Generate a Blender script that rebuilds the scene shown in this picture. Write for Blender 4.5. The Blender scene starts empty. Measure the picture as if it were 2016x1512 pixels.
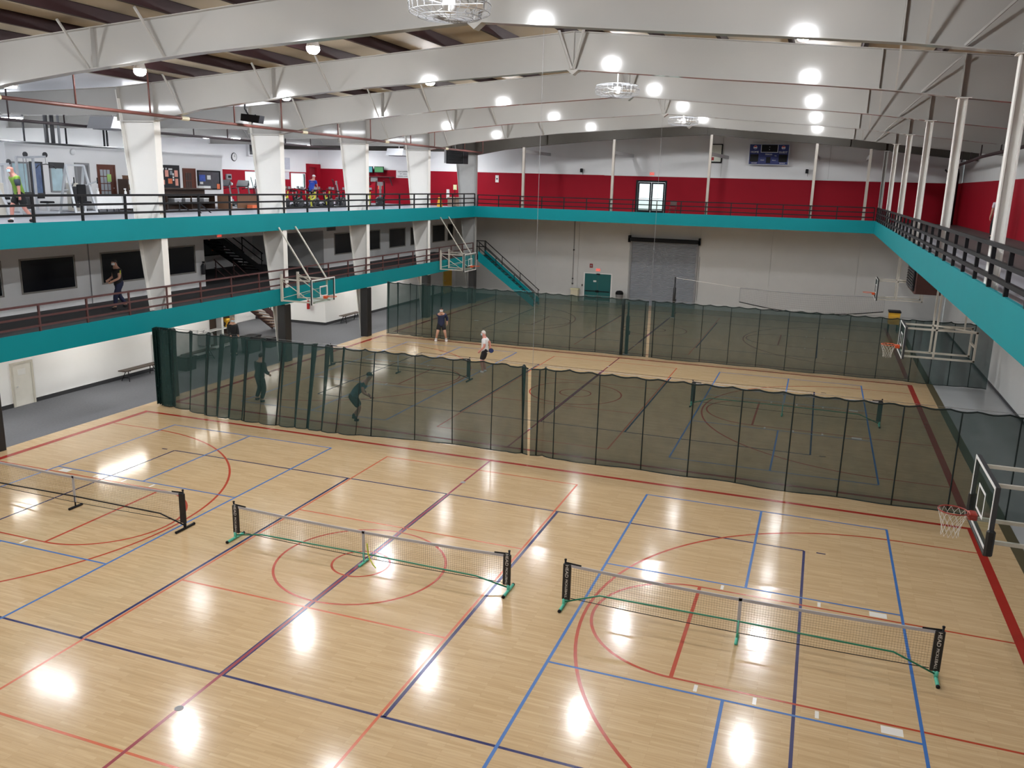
import bpy, math, random
from mathutils import Vector, Matrix
random.seed(7)
S = bpy.context.scene
COL = S.collection

# ------------------------------------------------------------------ camera
W, H, FPX = 2016, 1512, 1665.15
CAM_POS = Vector((8.6436, -14.8495, 8.0818))
YAW, PITCH, ROLL = -0.3422, 0.2324, 0.0278
def camera():
    ca, sa, cb, sb = math.cos(YAW), math.sin(YAW), math.cos(PITCH), math.sin(PITCH)
    f = Vector((sa*cb, ca*cb, -sb)); r = Vector((ca, -sa, 0)); u = r.cross(f)
    cc, sc = math.cos(ROLL), math.sin(ROLL)
    r2 = r*cc + u*sc; u2 = -r*sc + u*cc
    cd = bpy.data.cameras.new('camera'); c = bpy.data.objects.new('camera', cd); COL.objects.link(c)
    cd.sensor_width = 36; cd.lens = 36*FPX/W; cd.clip_start = .05; cd.clip_end = 300
    m = Matrix((r2, u2, -f)).transposed().to_4x4(); m.translation = CAM_POS
    c.matrix_world = m
    S.camera = c
camera()

# ------------------------------------------------------------------ world and exposure
w = bpy.data.worlds.new('daylight'); S.world = w; w.use_nodes = True
bg = w.node_tree.nodes['Background']; bg.inputs[0].default_value = (.86, .95, 1, 1); bg.inputs[1].default_value = 2.2
vs = S.view_settings; vs.view_transform = 'Standard'; vs.look = 'None'; vs.gamma = 1; vs.exposure = -0.22
vs.use_curve_mapping = False
S.cycles.use_denoising = True
S.cycles.max_bounces = 8; S.cycles.transparent_max_bounces = 24
LAMP = 600.0      # radiance of a high-bay lens
WINGLAMP = 85.0
TUBE = 75.0

# ------------------------------------------------------------------ materials
MATS = {}
def mat(name, col, rough=.55, metal=0, var=.06, scale=4.0, spec=.5, coat=0, emit=None, estr=0):
    if name in MATS: return MATS[name]
    m = bpy.data.materials.new(name); m.use_nodes = True; nt = m.node_tree; n = nt.nodes; b = n['Principled BSDF']
    c = tuple(col)+(1,)
    if var > 0:
        tc = n.new('ShaderNodeTexCoord'); no = n.new('ShaderNodeTexNoise'); no.inputs['Scale'].default_value = scale; no.inputs['Detail'].default_value = 4
        mx = n.new('ShaderNodeMix'); mx.data_type = 'RGBA'
        mx.inputs[6].default_value = tuple(max(0, x*(1-var)) for x in col)+(1,); mx.inputs[7].default_value = tuple(min(1, x*(1+var)) for x in col)+(1,)
        nt.links.new(tc.outputs['Object'], no.inputs['Vector']); nt.links.new(no.outputs['Fac'], mx.inputs[0]); nt.links.new(mx.outputs[2], b.inputs['Base Color'])
    b.inputs['Base Color'].default_value = c
    b.inputs['Roughness'].default_value = rough; b.inputs['Metallic'].default_value = metal
    b.inputs['Specular IOR Level'].default_value = spec; b.inputs['Coat Weight'].default_value = coat
    if emit: b.inputs['Emission Color'].default_value = tuple(emit)+(1,); b.inputs['Emission Strength'].default_value = estr
    MATS[name] = m; return m
def sheer(name, col, alpha, rough=.7):
    m = bpy.data.materials.new(name); m.use_nodes = True; nt = m.node_tree; n = nt.nodes; b = n['Principled BSDF']; o = n['Material Output']
    b.inputs['Base Color'].default_value = tuple(col)+(1,); b.inputs['Roughness'].default_value = rough; b.inputs['Specular IOR Level'].default_value = .1
    t = n.new('ShaderNodeBsdfTransparent'); mx = n.new('ShaderNodeMixShader')
    tc = n.new('ShaderNodeTexCoord'); no = n.new('ShaderNodeTexNoise'); no.inputs['Scale'].default_value = 3
    mr = n.new('ShaderNodeMapRange'); mr.inputs[3].default_value = alpha-.04; mr.inputs[4].default_value = alpha+.04
    nt.links.new(tc.outputs['Object'], no.inputs['Vector']); nt.links.new(no.outputs['Fac'], mr.inputs[0]); nt.links.new(mr.outputs[0], mx.inputs[0])
    nt.links.new(t.outputs[0], mx.inputs[1]); nt.links.new(b.outputs[0], mx.inputs[2]); nt.links.new(mx.outputs[0], o.inputs[0])
    MATS[name] = m; return m
def glass(name, col=(.9, .97, .96), refl=.08):
    m = bpy.data.materials.new(name); m.use_nodes = True; nt = m.node_tree; n = nt.nodes; o = n['Material Output']; n.remove(n['Principled BSDF'])
    t = n.new('ShaderNodeBsdfTransparent'); t.inputs[0].default_value = tuple(col)+(1,)
    g = n.new('ShaderNodeBsdfGlossy'); g.inputs['Roughness'].default_value = .03
    mx = n.new('ShaderNodeMixShader'); mx.inputs[0].default_value = refl
    nt.links.new(t.outputs[0], mx.inputs[1]); nt.links.new(g.outputs[0], mx.inputs[2]); nt.links.new(mx.outputs[0], o.inputs[0])
    MATS[name] = m; return m
def wood_floor():
    m = bpy.data.materials.new('maple_strip_floor'); m.use_nodes = True; nt = m.node_tree; n = nt.nodes; b = n['Principled BSDF']; L = nt.links
    tc = n.new('ShaderNodeTexCoord')
    br = n.new('ShaderNodeTexBrick'); br.inputs['Scale'].default_value = 1; br.inputs['Brick Width'].default_value = .7; br.inputs['Row Height'].default_value = .057
    br.inputs['Mortar Size'].default_value = .0012; br.inputs['Mortar Smooth'].default_value = .1; br.offset = .37; br.offset_frequency = 3
    br.inputs['Color1'].default_value = (.60, .435, .255, 1); br.inputs['Color2'].default_value = (.53, .372, .205, 1); br.inputs['Mortar'].default_value = (.42, .28, .145, 1)
    mp = n.new('ShaderNodeMapping'); mp.inputs['Scale'].default_value = (.55, 9, 1)
    no = n.new('ShaderNodeTexNoise'); no.inputs['Scale'].default_value = 2.2; no.inputs['Detail'].default_value = 6; no.inputs['Roughness'].default_value = .6
    no2 = n.new('ShaderNodeTexNoise'); no2.inputs['Scale'].default_value = .35; no2.inputs['Detail'].default_value = 3
    cr = n.new('ShaderNodeValToRGB'); cr.color_ramp.elements[0].position = .3; cr.color_ramp.elements[0].color = (.86, .84, .80, 1); cr.color_ramp.elements[1].position = .62; cr.color_ramp.elements[1].color = (1.0, 1.0, 1.0, 1)
    mx = n.new('ShaderNodeMix'); mx.data_type = 'RGBA'; mx.blend_type = 'MULTIPLY'; mx.inputs[0].default_value = 1
    L.new(tc.outputs['Object'], br.inputs['Vector']); L.new(tc.outputs['Object'], mp.inputs[0]); L.new(mp.outputs[0], no.inputs['Vector']); L.new(tc.outputs['Object'], no2.inputs['Vector'])
    L.new(no.outputs['Fac'], cr.inputs[0]); L.new(br.outputs['Color'], mx.inputs[6]); L.new(cr.outputs[0], mx.inputs[7]); L.new(mx.outputs[2], b.inputs['Base Color'])
    mr = n.new('ShaderNodeMapRange'); mr.inputs[3].default_value = .10; mr.inputs[4].default_value = .17
    L.new(no2.outputs['Fac'], mr.inputs[0]); L.new(mr.outputs[0], b.inputs['Roughness'])
    bp = n.new('ShaderNodeBump'); bp.inputs['Strength'].default_value = .03; bp.inputs['Distance'].default_value = .01
    L.new(no.outputs['Fac'], bp.inputs['Height']); L.new(bp.outputs[0], b.inputs['Normal'])
    b.inputs['Specular IOR Level'].default_value = .45
    MATS['wood'] = m; return m
WOOD = wood_floor()
WHITEWALL = mat('white_wall_paint', (.86, .86, .86), .6, var=.03, scale=1.2)
GREYWALL = mat('pale_grey_block_paint', (.62, .62, .61), .6, var=.05, scale=1.1)
REDWALL = mat('crimson_wall_paint', (.30, .005, .016), .6, var=.06, scale=1.5, spec=.15)
TEAL = mat('teal_fascia_paint', (.0, .205, .235), .55, var=.05, scale=1.3, spec=.2)
BEAM = mat('white_gloss_steel_paint', (.385, .375, .355), .12, var=.03, scale=1.0, spec=.45)
GREYSTEEL = mat('grey_primer_steel', (.060, .054, .046), .55, var=.05, spec=.2)
GREYCOL = mat('grey_column_primer', (.34, .34, .33), .5, var=.05)
COLWHITE = mat('white_column_paint', (.78, .77, .74), .4, var=.04, scale=1.5)
BLACK = mat('black_powder_coat', (.009, .009, .011), .5, var=.1, spec=.2)
BLACKPAD = mat('black_vinyl_pad', (.010, .010, .011), .5, var=.15)
MAROON = mat('maroon_primer', (.075, .028, .028), .55, var=.12, scale=3)
PURLIN = mat('maroon_purlin_primer', (.034, .015, .017), .6, var=.12, spec=.25)
CREAM = mat('cream_roof_liner', (.44, .39, .31), .7, var=.08, scale=.8)
FOIL = mat('white_roof_liner', (.75, .76, .79), .35, var=.06, scale=.7)
CARPET = mat('grey_carpet', (.115, .12, .135), .9, var=.2, scale=14)
MEZZCARPET = mat('charcoal_walkway_carpet', (.050, .050, .054), .9, var=.25, scale=14)
TRACK = mat('grey_blue_track_rubber', (.30, .31, .35), .7, var=.1, scale=9)
TRACKBROWN = mat('brown_grey_track_rubber', (.105, .085, .085), .7, var=.12, scale=9)
TILE = mat('pale_grey_sealed_concrete', (.42, .43, .44), .18, var=.05, scale=1.5)
STRIP = mat('olive_vented_cove_strip', (.075, .062, .03), .5, var=.15)
REDP = mat('red_court_paint', (.33, .022, .014), .2, var=.06)
REDTHIN = mat('brick_red_court_paint', (.40, .055, .025), .2, var=.06)
ORANGEP = mat('orange_red_court_paint', (.52, .12, .055), .2, var=.08)
NAVYP = mat('navy_court_paint', (.016, .018, .095), .22, var=.06, spec=.35)
BLUEP = mat('blue_court_tape', (.045, .14, .385), .35, var=.1, spec=.25)
WHITEP = mat('white_court_paint', (.74, .71, .66), .25, var=.04)
ORANGE = mat('orange_rim_enamel', (.62, .085, .02), .3, var=.05)
ALU = mat('white_powder_tube', (.52, .49, .43), .35, var=.04)
STRING = mat('white_cord', (.75, .72, .68), .8, var=.05)
NETBLACK = mat('black_net_cord', (.015, .015, .015), .8, var=.1)
TAPE = mat('grey_net_tape', (.42, .40, .41), .6, var=.06)
MINT = mat('mint_green_steel', (.10, .50, .36), .35, var=.06)
GREENT = mat('green_steel_tube', (.02, .20, .11), .35, var=.08)
STEEL = mat('brushed_steel', (.55, .55, .56), .3, metal=1, var=.05)
CHROME = mat('chrome_wire', (.28, .29, .31), .4, metal=0, var=.02)
BROWN = mat('brown_laminate', (.17, .085, .045), .45, var=.15, scale=5)
DARKWOOD = mat('dark_wood', (.050, .026, .016), .4, var=.2, scale=6)
GREYPL = mat('grey_plastic', (.28, .28, .29), .5, var=.06)
DARKGREY = mat('dark_grey_plastic', (.035, .036, .04), .45, var=.1)
WHITEPL = mat('white_plastic', (.80, .80, .80), .4, var=.03)
YELLOW = mat('yellow_green_enamel', (.55, .56, .05), .4, var=.08)
YELLOWP = mat('yellow_plastic', (.75, .42, .03), .45, var=.06)
NAVY = mat('navy_cloth', (.016, .022, .06), .85, var=.15)
DARKPANE = mat('dark_tinted_pane', (.006, .007, .011), .25, var=.1, spec=.35)
SKIN = mat('skin_tone', (.55, .30, .21), .55, var=.05)
PIPE = mat('oxide_red_pipe', (.125, .045, .038), .45, var=.15, scale=6)
GREENMESH = sheer('green_curtain_mesh', (.026, .056, .052), .765)
GREENDARK = mat('dark_green_webbing', (.004, .012, .011), .8, var=.1)
GREENTHICK = sheer('green_curtain_mesh_gathered', (.006, .02, .018), .93)
BOARDGLASS = glass('backboard_glass', (.90, .96, .95), .07)
PANE = glass('window_glass', (.94, .98, .97), .06)
LENS = mat('lamp_lens', (.9, .9, .9), .4, var=0, emit=(.97, .985, 1), estr=LAMP)
WINGLENS = mat('wing_lamp_lens', (.9, .9, .9), .4, var=0, emit=(.94, .97, 1), estr=WINGLAMP)
TUBELENS = mat('tube_lens', (.9, .9, .9), .4, var=0, emit=(1, .96, .88), estr=TUBE)
EXITRED = mat('lit_exit_sign', (.6, .05, .04), .5, var=0, emit=(1, .12, .08), estr=.9)
SCREEN = mat('lit_screen', (.02, .1, .12), .3, var=.3, scale=2, emit=(.15, .55, .62), estr=.5)
SCREENG = mat('lit_screen_green', (.02, .12, .04), .3, var=.3, scale=2, emit=(.2, .55, .25), estr=.4)
PAPER = mat('white_paper', (.80, .80, .78), .7, var=.03)
ORPAPER = mat('orange_paper', (.85, .22, .10), .7, var=.05)
PKPAPER = mat('pink_paper', (.85, .38, .30), .7, var=.05)
GRPAPER = mat('green_paper', (.42, .68, .20), .7, var=.05)
CREAMP = mat('cream_paint', (.72, .66, .48), .6, var=.04)
BLUESB = mat('scoreboard_blue', (.010, .022, .15), .4, var=.05)
GREYMET = mat('grey_roll_door_steel', (.30, .32, .355), .45, metal=.2, var=.05)
TEALDOOR = mat('teal_door_paint', (.0, .115, .115), .45, var=.05)
DUCT = mat('light_duct_metal', (.62, .63, .65), .4, var=.05)

# ------------------------------------------------------------------ mesh helpers
class MB:
    def __init__(s): s.v = []; s.f = []
    def quadbox(s, c8):
        k = len(s.v); s.v += [tuple(p) for p in c8]
        for q in ((0,3,2,1),(4,5,6,7),(0,1,5,4),(1,2,6,5),(2,3,7,6),(3,0,4,7)): s.f.append(tuple(k+i for i in q))
        return s
    def box(s, x0, x1, y0, y1, z0, z1):
        return s.quadbox([(x0,y0,z0),(x1,y0,z0),(x1,y1,z0),(x0,y1,z0),(x0,y0,z1),(x1,y0,z1),(x1,y1,z1),(x0,y1,z1)])
    def cbox(s, c, d): return s.box(c[0]-d[0]/2, c[0]+d[0]/2, c[1]-d[1]/2, c[1]+d[1]/2, c[2]-d[2]/2, c[2]+d[2]/2)
    def rbox(s, x0, x1, y0, y1, z0, z1, b=.02):
        # box with chamfered vertical and top edges
        ring = [(x0+b,y0),(x1-b,y0),(x1,y0+b),(x1,y1-b),(x1-b,y1),(x0+b,y1),(x0,y1-b),(x0,y0+b)]
        cx, cy = (x0+x1)/2, (y0+y1)/2
        ins = [(cx+(x-cx)*(1-2*b/max(x1-x0,1e-3)), cy+(y-cy)*(1-2*b/max(y1-y0,1e-3))) for x, y in ring]
        k = len(s.v)
        s.v += [(x,y,z0) for x,y in ring]+[(x,y,z1-b) for x,y in ring]+[(x,y,z1) for x,y in ins]
        for j in (0, 8):
            for i in range(8): s.f.append((k+j+i, k+j+(i+1)%8, k+j+8+(i+1)%8, k+j+8+i))
        s.f.append(tuple(k+7-i for i in range(8))); s.f.append(tuple(k+16+i for i in range(8)))
        return s
    def beam(s, p, q, w, h=None, up=(0,0,1)):
        p, q = Vector(p), Vector(q); h = h or w; d = (q-p).normalized(); up = Vector(up)
        if abs(d.dot(up)) > .98: up = Vector((0,1,0))
        a = d.cross(up).normalized()*(w/2); b = a.cross(d).normalized()*(h/2)
        return s.quadbox([p-a-b, p+a-b, p+a+b, p-a+b, q-a-b, q+a-b, q+a+b, q-a+b])
    def tube(s, pts, r, n=8, closed=False):
        pts = [Vector(p) for p in pts]; N = len(pts); k0 = len(s.v)
        rs = r if isinstance(r, (list, tuple)) else [r]*N
        prev = None
        for i, p in enumerate(pts):
            if closed: d = pts[(i+1)%N]-pts[i-1]
            else: d = pts[min(i+1,N-1)]-pts[max(i-1,0)]
            d.normalize()
            if prev is None:
                a = d.orthogonal().normalized()
            else:
                a = (prev - d*prev.dot(d)).normalized()
            prev = a; b = d.cross(a)
            for j in range(n):
                t = 2*math.pi*j/n; s.v.append(tuple(p + (a*math.cos(t)+b*math.sin(t))*rs[i]))
        for i in range(N if closed else N-1):
            for j in range(n):
                A = k0+i*n; B = k0+((i+1)%N)*n
                s.f.append((A+j, A+(j+1)%n, B+(j+1)%n, B+j))
        if not closed:
            s.f.append(tuple(k0+n-1-j for j in range(n))); s.f.append(tuple(k0+(N-1)*n+j for j in range(n)))
        return s
    def lathe(s, prof, c=(0,0,0), n=16, axis='z', sx=1, sy=1):
        k = len(s.v); m = len(prof)
        for r, z in prof:
            for j in range(n):
                t = 2*math.pi*j/n; a, b = r*math.cos(t)*sx, r*math.sin(t)*sy
                p = (a,b,z) if axis == 'z' else ((z,a,b) if axis == 'x' else (a,z,b))
                s.v.append((p[0]+c[0], p[1]+c[1], p[2]+c[2]))
        for i in range(m-1):
            for j in range(n): s.f.append((k+i*n+j, k+i*n+(j+1)%n, k+(i+1)*n+(j+1)%n, k+(i+1)*n+j))
        s.f.append(tuple(k+n-1-j for j in range(n))); s.f.append(tuple(k+(m-1)*n+j for j in range(n)))
        return s
    def ball(s, c, r, n=12, m=8, sx=1, sy=1, sz=1):
        pr = [(max(r*math.sin(math.pi*i/m), 1e-4), -r*sz*math.cos(math.pi*i/m)) for i in range(m+1)]
        return s.lathe(pr, c, n, 'z', sx, sy)
    def prism(s, poly, axis, a, b):
        # poly in the two other axes (x,z for y ; y,z for x ; x,y for z)
        k = len(s.v); n = len(poly)
        for t in (a, b):
            for p in poly:
                s.v.append((p[0],t,p[1]) if axis == 'y' else ((t,p[0],p[1]) if axis == 'x' else (p[0],p[1],t)))
        for i in range(n): s.f.append((k+i, k+(i+1)%n, k+n+(i+1)%n, k+n+i))
        s.f.append(tuple(k+n-1-i for i in range(n))); s.f.append(tuple(k+n+i for i in range(n)))
        return s
    def grid(s, fn, nu, nv):
        k = len(s.v)
        for i in range(nu+1):
            for j in range(nv+1): s.v.append(tuple(fn(i/nu, j/nv)))
        for i in range(nu):
            for j in range(nv): A = k+i*(nv+1)+j; s.f.append((A, A+nv+1, A+nv+2, A+1))
        return s
    def mesh(s, name, m, smooth=False):
        me = bpy.data.meshes.new(name); me.from_pydata(s.v, [], s.f); me.materials.append(m)
        if smooth: me.polygons.foreach_set('use_smooth', [True]*len(me.polygons))
        me.update(); return me
    def build(s, name, m, parent=None, smooth=False, world=False):
        o = bpy.data.objects.new(name, s.mesh(name, m, smooth)); COL.objects.link(o)
        if parent is not None:
            o.parent = parent
            if world: o.matrix_parent_inverse = parent.matrix_basis.inverted()
        return o
def tag(o, label, cat, group=None):
    o['label'] = label; o['category'] = cat
    if group: o['group'] = group
    return o
def struct(o): o['kind'] = 'structure'; return o
def stuff(o): o['kind'] = 'stuff'; return o
def thing(name, label, cat, loc=(0,0,0), rz=0, group=None):
    o = bpy.data.objects.new(name, None); COL.objects.link(o); o.empty_display_size = .1
    o.location = loc; o.rotation_euler = (0,0,rz); o.matrix_basis = Matrix.LocRotScale(Vector(loc), Matrix.Rotation(rz,3,'Z').to_quaternion(), None)
    return tag(o, label, cat, group)
def copy_tree(o, parent=None):
    c = o.copy(); COL.objects.link(c); c.parent = parent
    for ch in list(o.children): copy_tree(ch, c)
    return c
def put(o, loc, rz=0):
    o.location = loc; o.rotation_euler = (0,0,rz); return o
def text(body, size, m, parent, mtx, name='lettering', align='CENTER', sx=1.0, ext=.002, world=False):
    cu = bpy.data.curves.new('t', 'FONT'); cu.body = body; cu.size = size; cu.align_x = align; cu.align_y = 'CENTER'; cu.extrude = ext
    tmp = bpy.data.objects.new('t', cu); COL.objects.link(tmp)
    dg = bpy.context.evaluated_depsgraph_get()
    me = bpy.data.meshes.new_from_object(tmp.evaluated_get(dg)); me.transform(mtx @ Matrix.Diagonal((sx,1,1,1))); me.materials.clear(); me.materials.append(m)
    bpy.data.objects.remove(tmp); bpy.data.curves.remove(cu)
    o = bpy.data.objects.new(name, me); COL.objects.link(o)
    if parent is not None:
        o.parent = parent
        if world: o.matrix_parent_inverse = parent.matrix_basis.inverted()
    return o
def facing(loc, d):
    # text plane: readable when looked at from direction d ('-y': faces -y, '+x': faces +x)
    if d == '-y': R = Matrix(((1,0,0),(0,0,-1),(0,1,0))).transposed(); R = Matrix(((1,0,0),(0,0,-1),(0,1,0)))
    elif d == '+x': R = Matrix(((0,0,1),(1,0,0),(0,1,0)))
    else: R = Matrix.Identity(3)
    return Matrix.Translation(loc) @ R.to_4x4()

# layout numbers ----------------------------------------------------
YK = [2.4+7.315*k for k in range(-3, 6)]            # frame lines: -19.5 ... 38.98
XL, XLW, XR, XRW = -13.4, -29.0, 11.4, 16.3         # balcony fascias and side walls
YN, YF, YFW = -20.0, 38.6, 44.2
ZU, ZM = 6.35, 3.2
ZF0, ZF1, ZM0, ZM1 = 5.85, 6.57, 2.62, 3.33
XH = -17.3

# ================================================================== structure
fl = struct(MB().box(-13.62, 13.66, YN, YFW, -.08, 0).build('floor', WOOD))
struct(MB().box(-23, -13.62, YN, YFW, -.08, -.004).build('floor_hall', CARPET))
struct(MB().box(13.66, XRW, YN, YFW, -.08, -.003).build('floor_apron', TILE))
struct(MB().box(13.60, 13.86, YN, YFW-.02, -.02, .012).build('trim_1', STRIP))
struct(MB().box(XLW, XL-.06, YN, YFW, ZF0+.12, ZU).build('floor_upper', TRACK))
struct(MB().box(XL-.05, XR+.0, YF+.06, YFW, ZF0+.12, ZU).build('floor_far_walkway', TRACK))
struct(MB().box(XR+.06, XRW, YN, YFW, ZF0+.12, ZU).build('floor_right_walkway', TRACK))
struct(MB().box(13.3, XRW-.01, YN, YFW-.02, ZU, ZU+.012).build('floor_running_lane', TRACKBROWN))
struct(MB().box(XL-.05, XR+.05, YN, -14.3, ZF0+.12, ZU).build('floor_near_walkway', TRACK))
struct(MB().box(XH, XL-.06, YN, 40.6, ZM-.25, ZM).build('floor_mezzanine', MEZZCARPET))
struct(MB().box(-22, XH, 16.4, 26.2, ZM-.25, ZM).build('floor_landing', MEZZCARPET))
# fascias
struct(MB().box(XL-.06, XL, YN, YF+.06, ZF0, ZF1).build('trim_2', TEAL))
struct(MB().box(XL, XR, YF, YF+.06, ZF0, ZF1).build('trim_3', TEAL))
struct(MB().box(XR, XR+.06, YN, YF+.06, ZF0, ZF1).build('trim_4', TEAL))
struct(MB().box(XL-.06, XL, YN, 38.75, ZM0, ZM1).build('trim_5', TEAL))
# side walls
struct(MB().box(XRW, XRW+.2, YN, YFW, -.08, 11.6).build('wall_right', GREYWALL))
struct(MB().box(XRW-.02, XRW, YN, YFW-.02, ZU, 8.86).build('trim_6', REDWALL))
struct(MB().box(XLW, XRW, YN-.2, YN, -.08, 13).build('wall_near', WHITEWALL))
struct(MB().box(XH-.15, XH, YN, 16.4, -.08, ZF0+.12).build('wall_left', WHITEWALL))
struct(MB().box(XH-.15, XH, 26.2, YFW, -.08, ZF0+.12).build('wall_left_far', WHITEWALL))
struct(MB().box(-22.15, -22, 16.25, 26.35, -.08, ZF0+.12).build('wall_recess_back', WHITEWALL))
struct(MB().box(-22, XH-.15, 16.25, 16.4, -.08, ZF0+.12).build('wall_recess_near', WHITEWALL))
struct(MB().box(XH-.15, XH, 16.4, 26.2, 5.28, ZF0+.12).build('wall_recess_header', WHITEWALL))
struct(MB().box(-22, XH-.15, 26.2, 26.35, -.08, ZF0+.12).build('wall_recess_far', WHITEWALL))
for i, (y0, y1, x) in enumerate(((YN, 16.4, XH), (26.2, 43.9, XH))):
    struct(MB().box(x, x+.02, y0, y1, -.004, .14).build('baseboard_left_%d' % (i+1), DARKGREY))
struct(MB().box(-22, XH-.0, 26.17, 26.2, -.004, .14).build('baseboard_recess', DARKGREY))
struct(MB().box(XRW-.02, XRW, YN, YFW, -.004, .1).build('baseboard_right', DARKGREY))
# far wall: lower block panels with open joints, red band, upper panels, and openings
D_RED0, D_RED1 = ZU, 8.84
fw = struct(MB().box(XLW, -3.72, YFW+.02, YFW+.3, -.08, 12.9).box(-1.64, XRW, YFW+.02, YFW+.3, -.08, 12.9).box(-3.72, -1.64, YFW+.02, YFW+.3, -.08, ZU).box(-3.72, -1.64, YFW+.02, YFW+.3, 8.56, 12.9).build('wall_far', GREYWALL))
xs = [-22, -17.15, -12.1, -7.6, -3.9, .9, 5.6, 11.0, 16.28]
for a, b in zip(xs, xs[1:]):
    if a == -3.9: MB().box(a+.012, b-.012, YFW-.02, YFW+.02, 4.66, ZF0+.1).build('block_panel', GREYWALL, fw)
    elif a == -7.6:
        MB().box(a+.012, -7.12, YFW-.02, YFW+.02, 0, ZF0+.1).box(-5.08, b-.012, YFW-.02, YFW+.02, 0, ZF0+.1).box(-7.12, -5.08, YFW-.02, YFW+.02, 2.06, ZF0+.1).build('block_panel', GREYWALL, fw)
    else: MB().box(a+.012, b-.012, YFW-.02, YFW+.02, 0, ZF0+.1).build('block_panel', GREYWALL, fw)
MB().box(XLW, -3.74, YFW-.02, YFW+.02, ZU, D_RED1).box(-1.62, XRW, YFW-.02, YFW+.02, ZU, D_RED1).box(-3.74, -1.62, YFW-.02, YFW+.02, 8.56, D_RED1).build('red_band', REDWALL, fw)
for a, b in zip([-29, -20.6, -12.1, -5.5, 1.9, 8.6], [-20.6, -12.1, -5.5, 1.9, 8.6, 16.28]):
    MB().box(a+.012, b-.012, YFW-.02, YFW+.02, D_RED1, 12.6).build('upper_panel', WHITEWALL, fw)
MB().box(-6, 16.2, YFW-.05, YFW-.02, D_RED1-.02, D_RED1+.05).build('conduit', WHITEPL, fw)
# left wing outer wall with daylight windows
wins = [(35.1, 37.0, 7.35, 8.36), (40.5, 42.3, 7.35, 8.36)]
lw = MB(); y = YN
for y0, y1, z0, z1 in wins:
    lw.box(XLW-.2, XLW, y, y0, ZU-.4, 11.2); lw.box(XLW-.2, XLW, y0, y1, ZU-.4, z0); lw.box(XLW-.2, XLW, y0, y1, z1, 11.2); y = y1
lw.box(XLW-.2, XLW, y, YFW, ZU-.4, 11.2)
lwo = struct(lw.build('wall_wing', WHITEWALL))
rb = MB(); y = 26.5
for y0, y1, z0, z1 in wins:
    rb.box(XLW, XLW+.02, y, y0, ZU, 8.5); rb.box(XLW, XLW+.02, y0, y1, ZU, z0)
    if z1 < 8.5: rb.box(XLW, XLW+.02, y0, y1, z1, 8.5)
    y = y1
rb.box(XLW, XLW+.02, y, YFW, ZU, 8.5); rb.build('red_band', REDWALL, lwo)
for i, (y0, y1, z0, z1) in enumerate(wins):
    o = struct(MB().box(XLW-.08, XLW+.03, y0-.06, y0, z0-.06, z1+.06).box(XLW-.08, XLW+.03, y1, y1+.06, z0-.06, z1+.06).box(XLW-.08, XLW+.03, y0, y1, z0-.06, z0).box(XLW-.08, XLW+.03, y0, y1, z1, z1+.06).build('window_%d' % (i+1), WHITEPL))
    MB().box(XLW-.06, XLW-.05, y0, y1, z0, z1).build('pane', PANE, o)
struct(MB().box(-60, 60, YFW+.3, 140, 5.6, 5.7).box(-90, XLW-.2, -40, YFW+.3, 5.6, 5.7).build('ground', mat('pale_concrete_terrace', (.62, .66, .60), .9, var=.1, scale=.6)))
# roof ------------------------------------------------------------
def ztop(x):
    P = [(-29.2, 10.62), (-15, 11.0), (1.5, 12.31), (16.5, 11.1)]
    for (a, za), (b, zb) in zip(P, P[1:]):
        if a <= x <= b: return za+(zb-za)*(x-a)/(b-a)
    return P[-1][1]
def zbot(x):
    P = [(-29.2, 10.06), (-20, 10.06), (-15.06, 10.06), (-15.05, 9.86), (-13.45, 9.86), (-11.5, 10.23), (-9.4, 10.47), (-5.6, 10.84), (1.5, 11.28), (5.4, 10.98), (8, 10.8), (9.7, 10.66), (11.5, 10.46), (16.5, 9.95)]
    for (a, za), (b, zb) in zip(P, P[1:]):
        if a <= x <= b: return za+(zb-za)*(x-a)/(b-a)
    return P[-1][1]
PH = .30
def zwing(x): return 10.64+(11.0+PH-10.64)*(x+29.2)/14.2
rf = MB()
for a, b in ((-15, 1.5), (1.5, 16.5)):
    za, zb = ztop(a)+PH, ztop(b)+PH
    rf.quadbox([(a,YN,za),(b,YN,zb),(b,YFW+.3,zb),(a,YFW+.3,za),(a,YN,za+.1),(b,YN,zb+.1),(b,YFW+.3,zb+.1),(a,YFW+.3,za+.1)])
ceil = struct(rf.build('ceiling', CREAM))
za, zb = ztop(-29.2)+.02, ztop(-15)+PH
struct(MB().quadbox([(-29.2,YN,za),(-15,YN,zb),(-15,YFW+.3,zb),(-29.2,YFW+.3,za),(-29.2,YN,za+.1),(-15,YN,zb+.1),(-15,YFW+.3,zb+.1),(-29.2,YFW+.3,za+.1)]).build('ceiling_wing', FOIL))
x = 1.5-.35
pm = MB().box(-.035, .035, YN+.02, YFW-.05, 0, PH).box(-.035, .075, YN+.02, YFW-.05, 0, .012).box(-.075, .035, YN+.02, YFW-.05, PH-.012, PH-.0).mesh('purlin', PURLIN)
px = [1.5-.35-1.83*i for i in range(9)]+[1.5+.35+1.83*i for i in range(8)]
for x in px:
    if x < -15.2: continue
    o = bpy.data.objects.new('purlin', pm); COL.objects.link(o); o.parent = ceil; o.location = (x, 0, ztop(x)+.001)
# purlin bridging rods across each bay
for k in range(1, len(YK)-1):
    y = (YK[k]+YK[k+1])/2+.6
    b = MB(); xx = [-14.9+.5*i for i in range(33)]
    b.tube([(x, y, ztop(x)+.03) for x in xx], .03, 6); b.build('sag_rod', PURLIN, ceil)

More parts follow.
